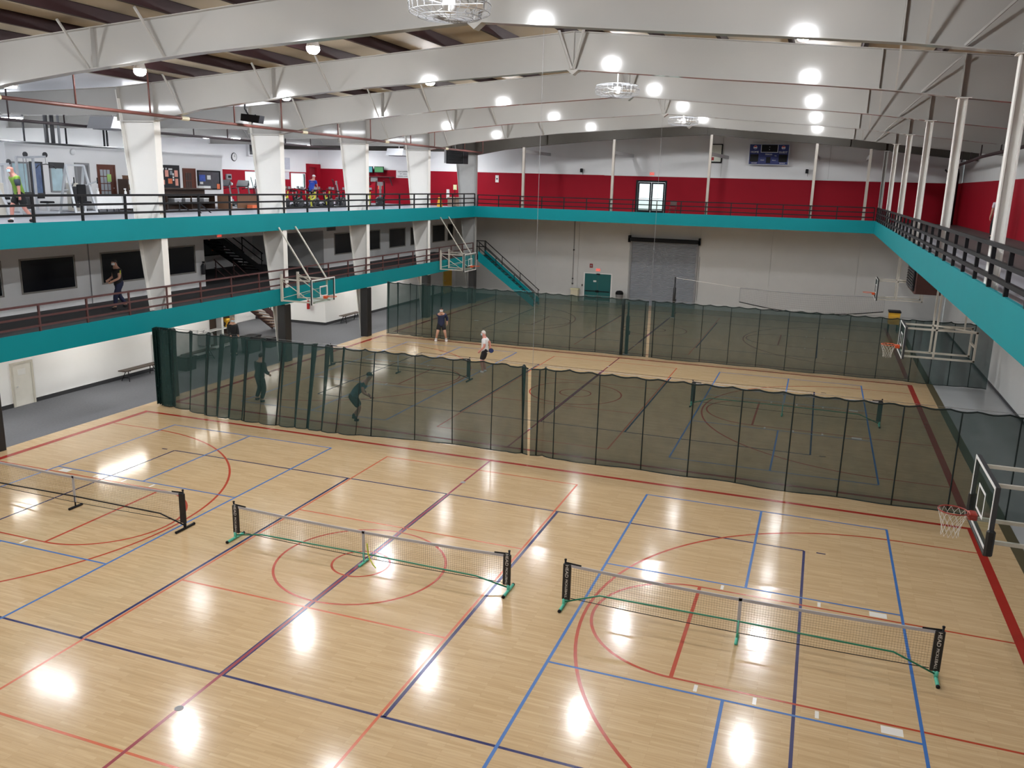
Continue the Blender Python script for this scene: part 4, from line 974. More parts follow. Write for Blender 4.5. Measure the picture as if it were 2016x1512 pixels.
for y0, y1, z0, z1, m in ((24.35, 24.85, 7.75, 8.1, mat('blue_poster', (.05, .10, .42), .6, var=.5, scale=6)), (25.0, 25.3, 7.85, 8.08, PAPER), (24.4, 24.65, 7.6, 7.72, PAPER), (25.8, 26.05, 7.34, 7.62, ORPAPER)): MB().box(xo+.05, xo+.056, y0, y1, z0, z1).build('poster', m, ob)
# office doors
def french_door(y0, y1, z1, m, n, nr, nc, pm, frac=(.12, .88), panel=0.0):
    o = struct(MB().box(xo, xo+.05, y0, y0+.09, ZU, z1).box(xo, xo+.05, y1-.09, y1, ZU, z1).box(xo, xo+.05, y0+.09, y1-.09, z1-.09, z1).build('door_%d' % n, m))
    lf = MB().box(xo, xo+.035, y0+.09, y1-.09, ZU+.01, z1-.09).build('leaf', m, o)
    a, b = y0+.09+(y1-y0-.18)*frac[0], y0+.09+(y1-y0-.18)*frac[1]; c, d = ZU+.55, z1-.22
    for i in range(nr):
        for j in range(nc):
            MB().box(xo+.035, xo+.042, a+(b-a)*j/nc+.02, a+(b-a)*(j+1)/nc-.02, c+(d-c)*i/nr+.02, c+(d-c)*(i+1)/nr-.02).build('pane', pm, lf)
    MB().ball((xo+.07, y1-.2, ZU+1.0), .035, 8, 6).build('knob', STEEL, lf, True)
    return o
MAH = mat('mahogany_door', (.13, .035, .018), .35, var=.2, scale=5)
dd = french_door(17.3, 18.4, 8.45, MAH, 31, 4, 3, mat('frosted_pane', (.42, .46, .50), .2, var=.1), (.04, .72))
MB().box(xo+.045, xo+.05, 17.85, 18.1, 7.65, 8.0).build('door_notice', GRPAPER, dd)
french_door(23.1, 24.1, 8.42, MAH, 32, 3, 3, mat('dim_pane', (.09, .075, .07), .15, var=.2), (.1, .7))
dg = struct(MB().box(xo, xo+.06, 16.0, 16.1, ZU, 8.48).box(xo, xo+.06, 16.72, 16.82, ZU, 8.48).box(xo, xo+.06, 16.1, 16.72, 8.38, 8.48).build('door_33', GREYPL))
MB().box(xo, xo+.02, 16.1, 16.72, ZU+.01, 8.38).build('leaf', mat('grey_door', (.22, .22, .23), .5), dg)
t = thing('notice_board', 'black board with orange and pink flyers on the office front', 'board', (xo, 22.1, 7.3))
MB().box(xo, xo+.04, 21.3, 22.85, 7.3, 8.55).build('panel', mat('black_board', (.012, .012, .015), .6), t, world=True)
for y0, z0, w_, h_, m in ((21.75, 7.95, .25, .34, PKPAPER), (22.45, 7.95, .25, .34, PKPAPER), (21.95, 7.6, .3, .26, ORPAPER), (22.48, 7.5, .22, .36, PKPAPER), (21.5, 7.55, .2, .24, PKPAPER), (22.12, 8.05, .17, .2, mat('photo_print', (.3, .35, .4), .5, var=.5, scale=9)), (22.3, 8.02, .1, .12, PAPER), (22.3, 7.88, .1, .1, PAPER), (22.3, 7.75, .1, .1, PAPER), (22.02, 8.3, .28, .08, PAPER)):
    MB().box(xo+.04, xo+.046, y0, y0+w_, z0, z0+h_).build('flyer', m, t, world=True)
for y in (21.6, 21.8): MB().prism([(y, 8.4), (y+.1, 8.4), (y+.05, 8.26)], 'x', xo+.04, xo+.046).build('pennant', PAPER, t, world=True)
t = thing('wall_light', 'round frosted wall lamp above the grey office door', 'lamp', (xo, 15.95, 8.95)); MB().ball((.06, 0, 0), .13, 12, 8, sx=.6).build('globe', WHITEPL, t, True); MB().box(0, .02, -.06, .06, -.06, .06).build('plate', GREYPL, t)
t = thing('clock', 'round black rimmed wall clock on the white wing wall', 'clock', (XLW, 33.95, 9.33))
MB().lathe([(.26, 0), (.28, .03), (.26, .06), (.23, .05)], (0,0,0), 24, 'x').build('rim', BLACK, t, True); MB().lathe([(.235, .03), (.235, .052)], (0,0,0), 24, 'x').build('dial', PAPER, t)
MB().beam((.056, 0, 0), (.056, .05, .17), .02, .008).build('minute_hand', BLACK, t); MB().beam((.056, 0, 0), (.056, .1, .03), .025, .008).build('hour_hand', BLACK, t)
t = thing('wall_heater', 'white wall unit with two dark louvred panels above the red band', 'heater', (XLW, 35.9, 9.9))
MB().box(XLW, XLW+.2, 35.3, 36.9, 9.45, 10.3).build('casing', WHITEPL, t, world=True)
for a in (35.42, 36.15): MB().box(XLW+.2, XLW+.21, a, a+.55, 9.55, 10.2).build('louvre', DARKGREY, t, world=True)
t = thing('wall_charts', 'pale exercise chart above a second sheet beside the daylight window', 'chart', (XLW, 39.9, 9.0))
MB().box(XLW, XLW+.012, 39.35, 40.4, 8.66, 9.5).build('sheet', mat('grey_chart', (.6, .62, .68), .6, var=.12, scale=9), t, world=True); MB().box(XLW+.02, XLW+.032, 39.5, 40.25, 7.95, 8.48).build('sheet', mat('pale_chart', (.7, .68, .72), .6, var=.1, scale=9), t, world=True)
t = struct(MB().box(XLW, XLW+.25, 42.5, 42.62, ZU, 9.15).box(XLW, XLW+.25, 43.6, 44.15, ZU, 9.15).box(XLW, XLW+.25, 42.62, 43.6, 8.9, 9.15).build('door_34', REDWALL))
MB().box(XLW+.02, XLW+.06, 42.62, 43.6, ZU, 8.9).build('leaf', mat('dark_red_door', (.22, .01, .02), .5), t); MB().box(XLW+.06, XLW+.068, 42.7, 42.86, 7.2, 8.7).build('vision_pane', WHITEPL, t)
# far wall of the wing
def tv(x0, x1, z0, z1, m, label, y=YFW-.02):
    t = thing('wall_television', label, 'television', ((x0+x1)/2, y, z0))
    MB().rbox(x0, x1, y-.34, y-.26, z0, z1, .01).build('case', BLACK, t, world=True); MB().box(x0+.04, x1-.04, y-.345, y-.34, z0+.05, z1-.04).build('screen', m, t, world=True)
    MB().beam(((x0+x1)/2, y-.26, (z0+z1)/2), ((x0+x1)/2, y, (z0+z1)/2), .1, .1).build('wall_arm', BLACK, t, world=True)
tv(-24.75, -23.98, 8.6, 9.08, SCREEN, 'wall television with a pale blue screen on the red band'); tv(-23.85, -23.05, 8.62, 9.08, SCREENG, 'wall television with a green and grey screen on the red band')
t = thing('wall_bracket_shelf', 'dark bracket shelf below the two televisions', 'shelf', (-23.3, YFW-.02, 8.3))
MB().box(-24.6, -22.3, YFW-.5, YFW-.02, 8.3, 8.34).build('board', DARKGREY, t, world=True)
for x in (-24.4, -22.5): MB().beam((x, YFW-.45, 8.3), (x, YFW-.03, 7.7), .05, .05).build('bracket', DARKGREY, t, world=True)
for i, (x0, x1, z0, z1, m, lab) in enumerate(((-24.35, -23.75, 7.95, 8.26, PAPER, 'white notice sheet below the bracket shelf'), (-23.7, -23.4, 7.4, 7.66, ORPAPER, 'orange notice sheet on the red band of the wing'), (-17.98, -17.74, 6.9, 7.55, PAPER, 'white notice with a dark symbol low on the red wall behind the storage box'), (-14.1, -13.85, 8.15, 8.65, PAPER, 'white notice with a small dark mark beside the grey end column'))):
    o = MB().box(x0, x1, YFW-.032, YFW-.02, z0, z1).build('wall_notice', m); tag(o, lab, 'notice')
    if i >= 2: MB().box((x0+x1)/2-.06, (x0+x1)/2+.06, YFW-.034, YFW-.032, (z0+z1)/2-.05, (z0+z1)/2+.05).build('symbol', DARKGREY, o)
t = thing('wall_sign', 'white rectangular sign with three lines of black capitals on the red band', 'sign', (-21.5, YFW-.02, 8.3))
MB().box(-22.15, -20.95, YFW-.04, YFW-.02, 8.28, 8.86).build('panel', PAPER, t, world=True)
for body, z in (('PLEASE CLEAN SPACE', 8.74), ('OFF   CARDIO', 8.57), ('EQUIPMENT AFTER USE', 8.4)): text(body, .115, BLACK, t, facing((-21.55, YFW-.042, z), '-y'), sx=.82, world=True)
# hung black unit heater beside the end column, unit on the beam, duct boxes
t = thing('unit_heater', 'black louvred unit heater hung beside the grey end column', 'heater', (-13.7, 36, 9.2))
MB().rbox(-14.3, -13.1, 35.9, 36.7, 9.22, 10.12, .03).build('casing', BLACK, t, world=True); MB().box(-14.45, -14.3, 35.95, 36.65, 9.25, 10.1).build('side_panel', GREYPL, t, world=True)
for i in range(9): MB().box(-14.2, -13.2, 35.86, 35.9, 9.3+.085*i, 9.34+.085*i).build('louvre', DARKGREY, t, world=True)
for x in (-14.1, -13.3): MB().tube([(x, 36.3, 10.12), (x, 36.3, ztop(x)+PH)], .02, 6).build('hanger_rod', BLACK, t, True, True)
t = thing('floodlight', 'tilted black floodlight box clamped above the red pipe', 'light', (-12.1, 13.0, 9.9))
MB().quadbox([(-12.52,12.9,9.98),(-11.72,12.9,9.88),(-11.72,13.2,9.88),(-12.52,13.2,9.98),(-12.52,12.95,10.24),(-11.68,12.95,10.16),(-11.68,13.25,10.16),(-12.52,13.25,10.24)]).build('box', BLACK, t, world=True)
MB().tube([(-12.3, 13.1, 10.2), (-12.45, 13.1, 10.42), (-12.4, 13.1, 11.36)], .03, 6).tube([(-11.9, 13.0, 10.2), (-12.1, 12.95, 10.0), (-12.0, 12.93, 9.9)], .02, 6).build('bracket', BLACK, t, world=True); t.location.z += .14; t.location.x += .14
for x, y, z, lab in ((-18.2, 12.6, 9.75, 'pale sheet metal duct box beside the white column over the machines'), (-18.5, 37.6, 9.7, 'pale sheet metal duct box over the wing near the televisions')):
    t = thing('duct_box', lab, 'duct', (x, y, z))
    MB().prism([(-.75, 0), (.75, 0), (.75, .45), (-.55, .45)], 'x', -.6, .6).build('plenum', DUCT, t); MB().box(-.5, .5, -.55, .6, -.03, 0).build('grille', GREYPL, t)
    MB().tube([(0,0,.45), (0,0,zwing(x)-z)], .02, 6).build('hanger_rod', STEEL, t)
# pipes above the office roof
t = thing('vent_stack', 'cluster of dark vertical vent pipes above the office roof', 'pipe', (-25.5, 16, 9.2))
for dy, r, m in ((-1.2, .04, BLACK), (0, .09, DARKGREY), (.35, .09, DARKGREY), (.7, .06, CHROME), (1.1, .04, BLACK), (3.4, .05, BLACK), (3.6, .05, BLACK)): MB().tube([(-25.5, 16+dy, 9.2), (-25.5, 16+dy, 10.7)], r, 8).build('stack_pipe', m, t, True, True)
MB().tube([(-25.0, 12.7, 9.28), (-25.0, 21, 9.28)], .05, 8).build('run_pipe', DARKGREY, t, True, True)

# ================================================================== exercise machines
GREYW = mat('silver_machine_enamel', (.58, .60, .63), .3, var=.05)
def spin_bike(loc, rz, label, acc, group='spin bikes of the exercise wing'):
    t = thing('spin_bike', label, 'exercise bike', loc, rz, group)
    for y in (-.5, .5): MB().tube([(-.26, y, .05), (.26, y, .05)], .035, 8).build('base_bar', BLACK, t, True)
    MB().beam((0, -.5, .08), (0, .5, .08), .06, .06).build('spine', BLACK, t)
    MB().lathe([(.05, -.03), (.24, -.035), (.25, 0), (.24, .035), (.05, .03)], (0, .3, .34), 20, 'x').build('flywheel', DARKGREY, t, True)
    MB().beam((0, -.1, .1), (0, -.25, .75), .07, .06).build('seat_tube', acc, t); MB().beam((0, -.18, .45), (0, .42, .62), .07, .07).build('frame_bar', acc, t)
    MB().beam((0, .3, .35), (0, .42, .95), .06, .06).build('head_tube', acc, t)
    MB().tube([(0, -.25, .7), (0, -.28, .95)], .02, 8).build('seat_post', STEEL, t, True)
    MB().quadbox([(-.11,-.42,.95),(.11,-.42,.95),(.03,-.1,.95),(-.03,-.1,.95),(-.12,-.42,1.01),(.12,-.42,1.01),(.03,-.1,1.0),(-.03,-.1,1.0)]).build('saddle', BLACK, t)
    MB().tube([(-.22,.6,1.1),(-.2,.4,1.06),(0,.4,1.04),(.2,.4,1.06),(.22,.6,1.1)], .018, 6).build('handlebar', BLACK, t, True)
    MB().rbox(-.09, .09, .5, .54, 1.08, 1.22, .01).build('console', GREYPL, t)
    for s in (-1, 1):
        MB().beam((s*.09, .0, .32), (s*.09, s*.15, .32+s*.06), .02, .03).build('crank', STEEL, t); MB().box(s*.1-.0 if s > 0 else -.2, .2 if s > 0 else -.1, s*.15-.05, s*.15+.05, .3+s*.06, .34+s*.06).build('pedal', BLACK, t)
    return t
def elliptical(loc, rz, label):
    t = thing('elliptical_trainer', label, 'exercise machine', loc, rz, 'elliptical trainers of the wing')
    MB().rbox(-.3, .3, .25, .95, 0, .55, .08).build('drive_housing', DARKGREY, t); MB().box(-.3, .3, -.9, -.82, 0, .08).build('rear_foot', BLACK, t); MB().beam((0, -.85, .06), (0, .3, .06), .1, .08).build('spine', BLACK, t)
    MB().beam((0, .5, .5), (0, .35, 1.4), .1, .08).build('mast', GREYPL, t); MB().rbox(-.18, .18, .28, .36, 1.35, 1.6, .02).build('console', GREYPL, t)
    for s in (-1, 1):
        MB().beam((s*.24, .6, .4), (s*.22, -.8, .22), .06, .06).build('foot_arm', STEEL, t); MB().rbox(s*.24-.08, s*.24+.08, -.45, -.05, .28, .34, .02).build('foot_plate', BLACK, t); MB().tube([(s*.3,.3,.55),(s*.3,.3,1.0),(s*.28,.12,1.55),(s*.24,.05,1.7)], .022, 6).build('arm_lever', BLACK, t, True)
    return t
def treadmill(loc, rz, label):
    t = thing('treadmill', label, 'treadmill', loc, rz, 'treadmills of the wing')
    MB().rbox(-.4, .4, -.95, .75, .08, .2, .04).build('deck', DARKGREY, t); MB().box(-.27, .27, -.92, .45, .2, .21).build('belt', BLACK, t); MB().rbox(-.38, .38, .5, .95, .08, .38, .06).build('motor_cover', GREYPL, t)
    for s in (-1, 1): MB().beam((s*.38, .7, .2), (s*.38, .5, 1.2), .06, .08).build('upright', GREYPL, t); MB().tube([(s*.36,.5,1.05),(s*.36,-.05,1.0)], .025, 8).build('hand_rail', BLACK, t, True)
    MB().quadbox([(-.4,.42,1.1),(.4,.42,1.1),(.4,.62,1.2),(-.4,.62,1.2),(-.4,.4,1.16),(.4,.4,1.16),(.4,.6,1.5),(-.4,.6,1.5)]).build('console', DARKGREY, t)
    for y in (-.85, .8): MB().tube([(-.36,y,.05),(.36,y,.05)], .05, 8).build('foot', BLACK, t, True)
    return t
def lat_tower(loc, rz, label, h=2.25, bar=True):
    t = thing('weight_machine', label, 'weight machine', loc, rz)
    for s in (-1, 1): MB().beam((s*.5, .45, 0), (s*.5, .45, h), .08, .08).build('upright', GREYW, t)
    MB().beam((-.5, .45, h), (.5, .45, h), .08, .08).build('top_beam', GREYW, t); MB().beam((0, .45, h), (0, -.55, h+.05), .08, .08).build('top_arm', GREYW, t); MB().beam((-.5, .45, .05), (.5, .45, .05), .1, .1).build('base_beam', GREYW, t); MB().beam((0, .45, .05), (0, -.9, .05), .1, .1).build('base_beam', GREYW, t)
    for y in (.4, -.5): MB().lathe([(.05, -.02), (.11, -.02), (.11, .02), (.05, .02)], (0, y, h+.12), 14, 'x').build('pulley', DARKGREY, t, True)
    st = MB().box(-.14, .14, .34, .56, .15, .18).build('weight_stack', DARKGREY, t)
    for i in range(12): MB().box(-.14, .14, .35, .55, .19+.055*i, .235+.055*i).build('weight_plate', DARKGREY, st)
    for s in (-1, 1): MB().tube([(s*.09,.45,.15),(s*.09,.45,h)], .012, 6).build('guide_rod', CHROME, t, True)
    MB().rbox(-.2, .2, -.6, -.2, .42, .5, .02).build('seat_pad', BLACK, t); MB().beam((0, -.4, .05), (0, -.4, .42), .07, .07).build('seat_post', GREYW, t); MB().rbox(-.2, .2, -.18, -.1, .6, .7, .02).build('thigh_pad', BLACK, t)
    if bar:
        MB().tube([(0,-.5,h+.02),(0,-.5,h-.25)], .006, 5).build('cable', BLACK, t); MB().tube([(-.6,-.5,h-.42),(-.45,-.5,h-.3),(0,-.5,h-.25),(.45,-.5,h-.3),(.6,-.5,h-.42)], .018, 8).build('pull_bar', DARKGREY, t, True)
    return t
def press_machine(loc, rz, label):
    t = thing('weight_machine', label, 'weight machine', loc, rz)
    for s in (-1, 1):
        MB().beam((s*.45, -.6, 0), (s*.38, .1, 2.0), .08, .08).build('a_frame_leg', GREYW, t); MB().beam((s*.45, .8, 0), (s*.38, .1, 2.0), .08, .08).build('a_frame_leg', GREYW, t); MB().beam((s*.2, .1, 1.1), (s*.5, -.75, 1.35), .05, .05).build('press_arm', GREYW, t); MB().tube([(s*.5,-.75,1.25),(s*.5,-.75,1.5)], .025, 8).build('grip', BLACK, t, True)
    MB().beam((-.38, .1, 2.0), (.38, .1, 2.0), .08, .08).build('top_beam', GREYW, t); MB().beam((-.45, .8, .05), (.45, .8, .05), .08, .08).build('base_beam', GREYW, t); MB().beam((-.41, .45, .95), (.41, .45, .95), .05, .05).build('cross_beam', GREYW, t)
    st = MB().rbox(-.2, .2, .3, .62, .05, 1.25, .02).build('stack_shroud', mat('beige_shroud', (.55, .52, .46), .5), t); MB().box(-.16, .16, .29, .3, .2, 1.1).build('stack_window', DARKGREY, st)
    MB().rbox(-.2, .2, -.35, -.25, .5, 1.2, .03).build('back_pad', BLACK, t); MB().rbox(-.2, .2, -.75, -.3, .42, .5, .03).build('seat_pad', BLACK, t); MB().beam((0, -.5, 0), (0, -.5, .42), .08, .08).build('seat_post', GREYW, t); MB().beam((-.41, -.6, .04), (.41, -.6, .04), .08, .08).build('base_beam', GREYW, t)
    return t
lat_tower((-22.3, 12.4, ZU), PI/2+.2, 'silver lat pulldown tower with a dark curved bar before the office windows')
press_machine((-21.9, 14.1, ZU), PI/2-.3, 'silver A frame press machine with a beige stack beside the lat tower')
lat_tower((-21.4, 10.0, ZU), PI/2, 'silver cable tower behind the walker in the green shirt', 1.9, False)
press_machine((-20.6, 8.6, ZU), -.6, 'silver press machine at the end of the row of weight machines')
# covered tables, shelves, counter, desk
def cloth_table(loc, label, L=1.35):
    t = thing('covered_table', label, 'table', loc)
    MB().box(-.4, .4, -L/2, L/2, .70, .74).build('tabletop', GREYPL, t)
    for sx in (-1, 1):
        for sy in (-1, 1): MB().tube([(sx*.34, sy*(L/2-.1), 0), (sx*.34, sy*(L/2-.1), .7)], .02, 6).build('leg', DARKGREY, t, True)
    N = 48; per = []
    for i in range(N):
        a = 2*PI*i/N; c, s_ = math.cos(a), math.sin(a); k = 1/max(abs(c)/.42, abs(s_)/(L/2+.02)); per.append((c*k, s_*k))
    b = MB(); n = len(per)
    for z, o_ in ((.75, 1.0), (.70, 1.012), (.35, 1.03), (.16, 1.05)):
        for i, (x, y) in enumerate(per): wv = 1+.02*math.sin(i*1.7)*(1 if z < .6 else 0); b.v.append((x*o_*wv, y*o_*wv, z))
    for r_ in range(3):
        for i in range(n): b.f.append((r_*n+i, r_*n+(i+1)%n, (r_+1)*n+(i+1)%n, (r_+1)*n+i))
    b.f.append(tuple(range(n))); b.build('tablecloth', WHITEPL, t)
cloth_table((-21.7, 15.2, ZU), 'folding table under a white cloth beside the press machine'); cloth_table((-21.7, 16.75, ZU), 'folding table under a white cloth beside the dark shelves')
for y, lab in ((15.0, 'white spray bottle on the covered table by the press machine'), (16.6, 'white spray bottle on the covered table by the shelves')):
    t = thing('spray_bottle', lab, 'bottle', (-21.7, y, ZU+.75)); MB().lathe([(.05,0),(.055,.02),(.055,.14),(.02,.2),(.02,.24)], (0,0,0), 10).build('bottle', WHITEPL, t, True); MB().box(-.02, .02, -.08, .03, .24, .29).build('trigger', WHITEPL, t)
t = thing('tall_shelf', 'dark wooden shelf unit stacked with brown boxes beside the white column', 'shelf', (-22.9, 18.4, ZU))
for s in (-1, 1): MB().box(-.3, .3, s*.65-.03, s*.65+.03, 0, 1.45).build('side_panel', DARKWOOD, t)
for z in (.05, .5, .95, 1.4): MB().box(-.3, .3, -.62, .62, z, z+.04).build('shelf_board', DARKWOOD, t)
for i, (y, z, w_, h_, m, lab) in enumerate(((18.1, 1.44, .5, .18, BROWN, 'brown box on top of the dark shelf unit'), (18.6, 1.44, .4, .26, DARKWOOD, 'dark box on top of the dark shelf unit'), (18.3, .99, .6, .22, mat('ochre_box', (.30, .18, .06), .6), 'ochre box on the upper board of the dark shelf unit'))):
    t = thing('storage_box', lab, 'box', (-22.85, y, ZU+z)); MB().box(-.18, .18, -w_/2, w_/2, 0, h_-.04).build('tub', m, t); MB().box(-.19, .19, -w_/2-.01, w_/2+.01, h_-.04, h_).build('lid', m, t)
t = thing('reception_counter', 'dark wooden reception counter below the flyer board', 'counter', (-22.3, 21.2, ZU))
MB().box(-.35, -.3, -1.65, 1.9, 0, 1.0).build('back_panel', DARKWOOD, t); MB().box(-.45, .15, -1.7, 1.95, 1.0, 1.06).build('top', DARKWOOD, t); MB().box(-.3, .35, -1.65, 1.9, .68, .72).build('work_shelf', GREYPL, t); MB().box(-.3, .3, -1.65, 1.9, .3, .33).build('lower_shelf', DARKGREY, t)
for y in (-1.65, 0.1, 1.87): MB().box(-.3, .33, y, y+.04, 0, .68).build('divider', DARKWOOD, t)
for i, (y, w_) in enumerate(((20.3, .5), (21.0, .35), (21.6, .55), (22.4, .4))):
    lab = ['pale file box under the counter at its open end', 'narrow pale file box under the reception counter', 'wide pale file box under the reception counter', 'pale file box under the counter beside the desk'][i]
    t = thing('file_box', lab, 'box', (-22.15, y, ZU+.33)); MB().box(-.2, .2, -w_/2, w_/2, 0, .2).build('tub', GREYPL, t); MB().box(-.21, .21, -w_/2-.01, w_/2+.01, .2, .24).build('lid', WHITEPL, t)
t = thing('office_desk', 'brown laminate desk with a white sheet taped to its front beside the counter', 'desk', (-21.55, 24.45, ZU))
MB().box(-.4, .4, -1.25, 1.25, .70, .74).build('top', BROWN, t); MB().box(.34, .38, -.5, 1.2, .04, .70).build('modesty_panel', BROWN, t)
for y in (-1.22, .9): MB().box(-.36, .34, y, y+.32, 0, .70).build('pedestal', BROWN, t)
MB().box(.345, .352, -1.15, -.92, .3, .66).build('taped_sheet', PAPER, t)
t = thing('paper_tray', 'white paper tray on the end of the reception counter', 'tray', (-22.4, 22.85, ZU+1.06)); MB().box(-.2, .2, -.25, .25, 0, .02).build('base', WHITEPL, t)
for s in (-1, 1): MB().box(-.2, .2, s*.25-.01, s*.25+.01, 0, .12).build('side', WHITEPL, t)
t = thing('payphone', 'grey wall phone with hand weights hung on the red band', 'phone', (XLW+.02, 33.2, 7.6)); MB().rbox(0, .15, -.25, .25, .25, .6, .03).build('body', GREYPL, t); MB().box(.15, .16, -.15, .15, .35, .5).build('dial', BLACK, t)
for i in range(4): MB().ball((.12, -.15+.12*i, .02-.06*(i % 2)), .1, 10, 8).build('hand_weight', (WHITEPL, GREYPL, GREYPL, WHITEPL)[i], t, True)
tag(MB().ball((-21.2, 26.35, ZU+.42), .42, 20, 12).build('exercise_ball', mat('red_vinyl_ball', (.55, .05, .08), .35), None, True), 'large red exercise ball beside the brown desk', 'ball')
o = MB().rbox(-20.75, -20.0, 25.3, 26.9, ZU, ZU+.06, .02).build('gym_mat', mat('blue_mat', (.03, .05, .35), .6)); tag(o, 'blue gym mat lying in front of the red ball', 'mat')
o = MB().rbox(-21.05, -20.65, 24.55, 25.1, ZU, ZU+.22, .03).build('step_block', mat('orange_block', (.75, .16, .06), .5)); tag(o, 'small orange step block before the brown desk', 'block')
treadmill((-25.6, 28.0, ZU), 0, 'treadmill nearest the office corner in the treadmill row'); treadmill((-24.4, 28.2, ZU), 0, 'treadmill with a dark console below the first daylight window')
treadmill((-23.2, 28.3, ZU), 0, 'treadmill with a grey motor cover beside the red ball'); elliptical((-22.3, 26.9, ZU), -.2, 'grey elliptical trainer behind the red exercise ball')
k = 0
for x, ys in ((-19.9, (27.6, 29.2, 30.8, 32.4)), (-21.4, (28.4, 30.0, 31.6, 33.2)), (-23.0, (30.4, 32.0, 33.6))):
    for y in ys:
        a = (BLACK, YELLOW, BLACK, BLACK, YELLOW, BLACK)[k % 6]; k += 1
        spin_bike((x, y, ZU), (-.25 if k % 2 else .15), 'black spin bike with a yellow green frame in the bike rows' if a is YELLOW else 'all black spin bike in the rows beside the red corner', a)
spin_bike((-20.1, 36.4, ZU), .4, 'yellow framed spin bike apart from the rows below the televisions', YELLOW, None)
elliptical((-20.3, 38.2, ZU), .5, 'dark elliptical trainer with tall levers below the white sign'); elliptical((-21.6, 40.7, ZU), .5, 'dark elliptical trainer against the red band below the white sign')
elliptical((-22.4, 35.4, ZU), -.9, 'dark elliptical trainer with a raised console in the red corner')
# wet floor sign, box, stand
t = thing('wet_floor_sign', 'yellow folding wet floor sign on the upper walkway', 'sign', (-17.2, 41.3, ZU))
for s in (-1, 1): MB().quadbox([(-.15,s*.16-.01,0),(.15,s*.16-.01,0),(.15,s*.16+.01,0),(-.15,s*.16+.01,0),(-.1,s*.015-.01,.66),(.1,s*.015-.01,.66),(.1,s*.015+.01,.66),(-.1,s*.015+.01,.66)]).build('panel', YELLOWP, t)
t = thing('storage_chest', 'tan storage chest against the red wall beside the yellow sign', 'chest', (-16.6, 43.3, ZU)); MB().rbox(-.75, .75, -.35, .35, 0, .55, .03).build('body', mat('tan_chest', (.26, .19, .14), .6), t); MB().rbox(-.78, .78, -.38, .38, .55, .66, .03).build('lid', mat('tan_lid', (.30, .23, .17), .6), t)
t = thing('sign_stand', 'black stand with a cream notice behind the storage chest', 'sign', (-16.6, 42.6, ZU)); MB().lathe([(.18,0),(.18,.03),(.03,.05)], (0,0,0), 14).build('base', BLACK, t, True); MB().tube([(0,0,.04),(0,0,1.25)], .02, 8).build('pole', BLACK, t, True); MB().box(-.13, .13, -.015, .015, 1.2, 1.55).build('notice', mat('cream_notice', (.75, .75, .42), .6), t)

# ================================================================== people
RS = 1.3
def skin(name, verts, edges, rad, m, parent, sub=2):
    me = bpy.data.meshes.new(name); me.from_pydata(verts, edges, [])
    o = bpy.data.objects.new(name, me); COL.objects.link(o)
    o.modifiers.new('s', 'SKIN'); ss = o.modifiers.new('u', 'SUBSURF'); ss.levels = ss.render_levels = sub
    for i, r in enumerate(rad):
        me.skin_vertices[0].data[i].radius = tuple(x*RS for x in r) if isinstance(r, tuple) else (r*RS, r*RS)
        me.skin_vertices[0].data[i].use_root = i == 0
    dg = bpy.context.evaluated_depsgraph_get()
    nm = bpy.data.meshes.new_from_object(o.evaluated_get(dg)); nm.materials.clear(); nm.materials.append(m); nm.polygons.foreach_set('use_smooth', [True]*len(nm.polygons)); nm.name = name
    bpy.data.objects.remove(o); bpy.data.meshes.remove(me)
    q = bpy.data.objects.new(name, nm); COL.objects.link(q); q.parent = parent
    return q
def ik(a, b, l1, l2, pole):
    a, b = Vector(a), Vector(b); d = b-a; L = min(d.length, (l1+l2)*.999); dn = d.normalized()
    x = (l1*l1-l2*l2+L*L)/(2*L); h = math.sqrt(max(l1*l1-x*x, 0)); p = Vector(pole); p = (p-dn*p.dot(dn)).normalized()
    return a+dn*x+p*h, a+dn*L
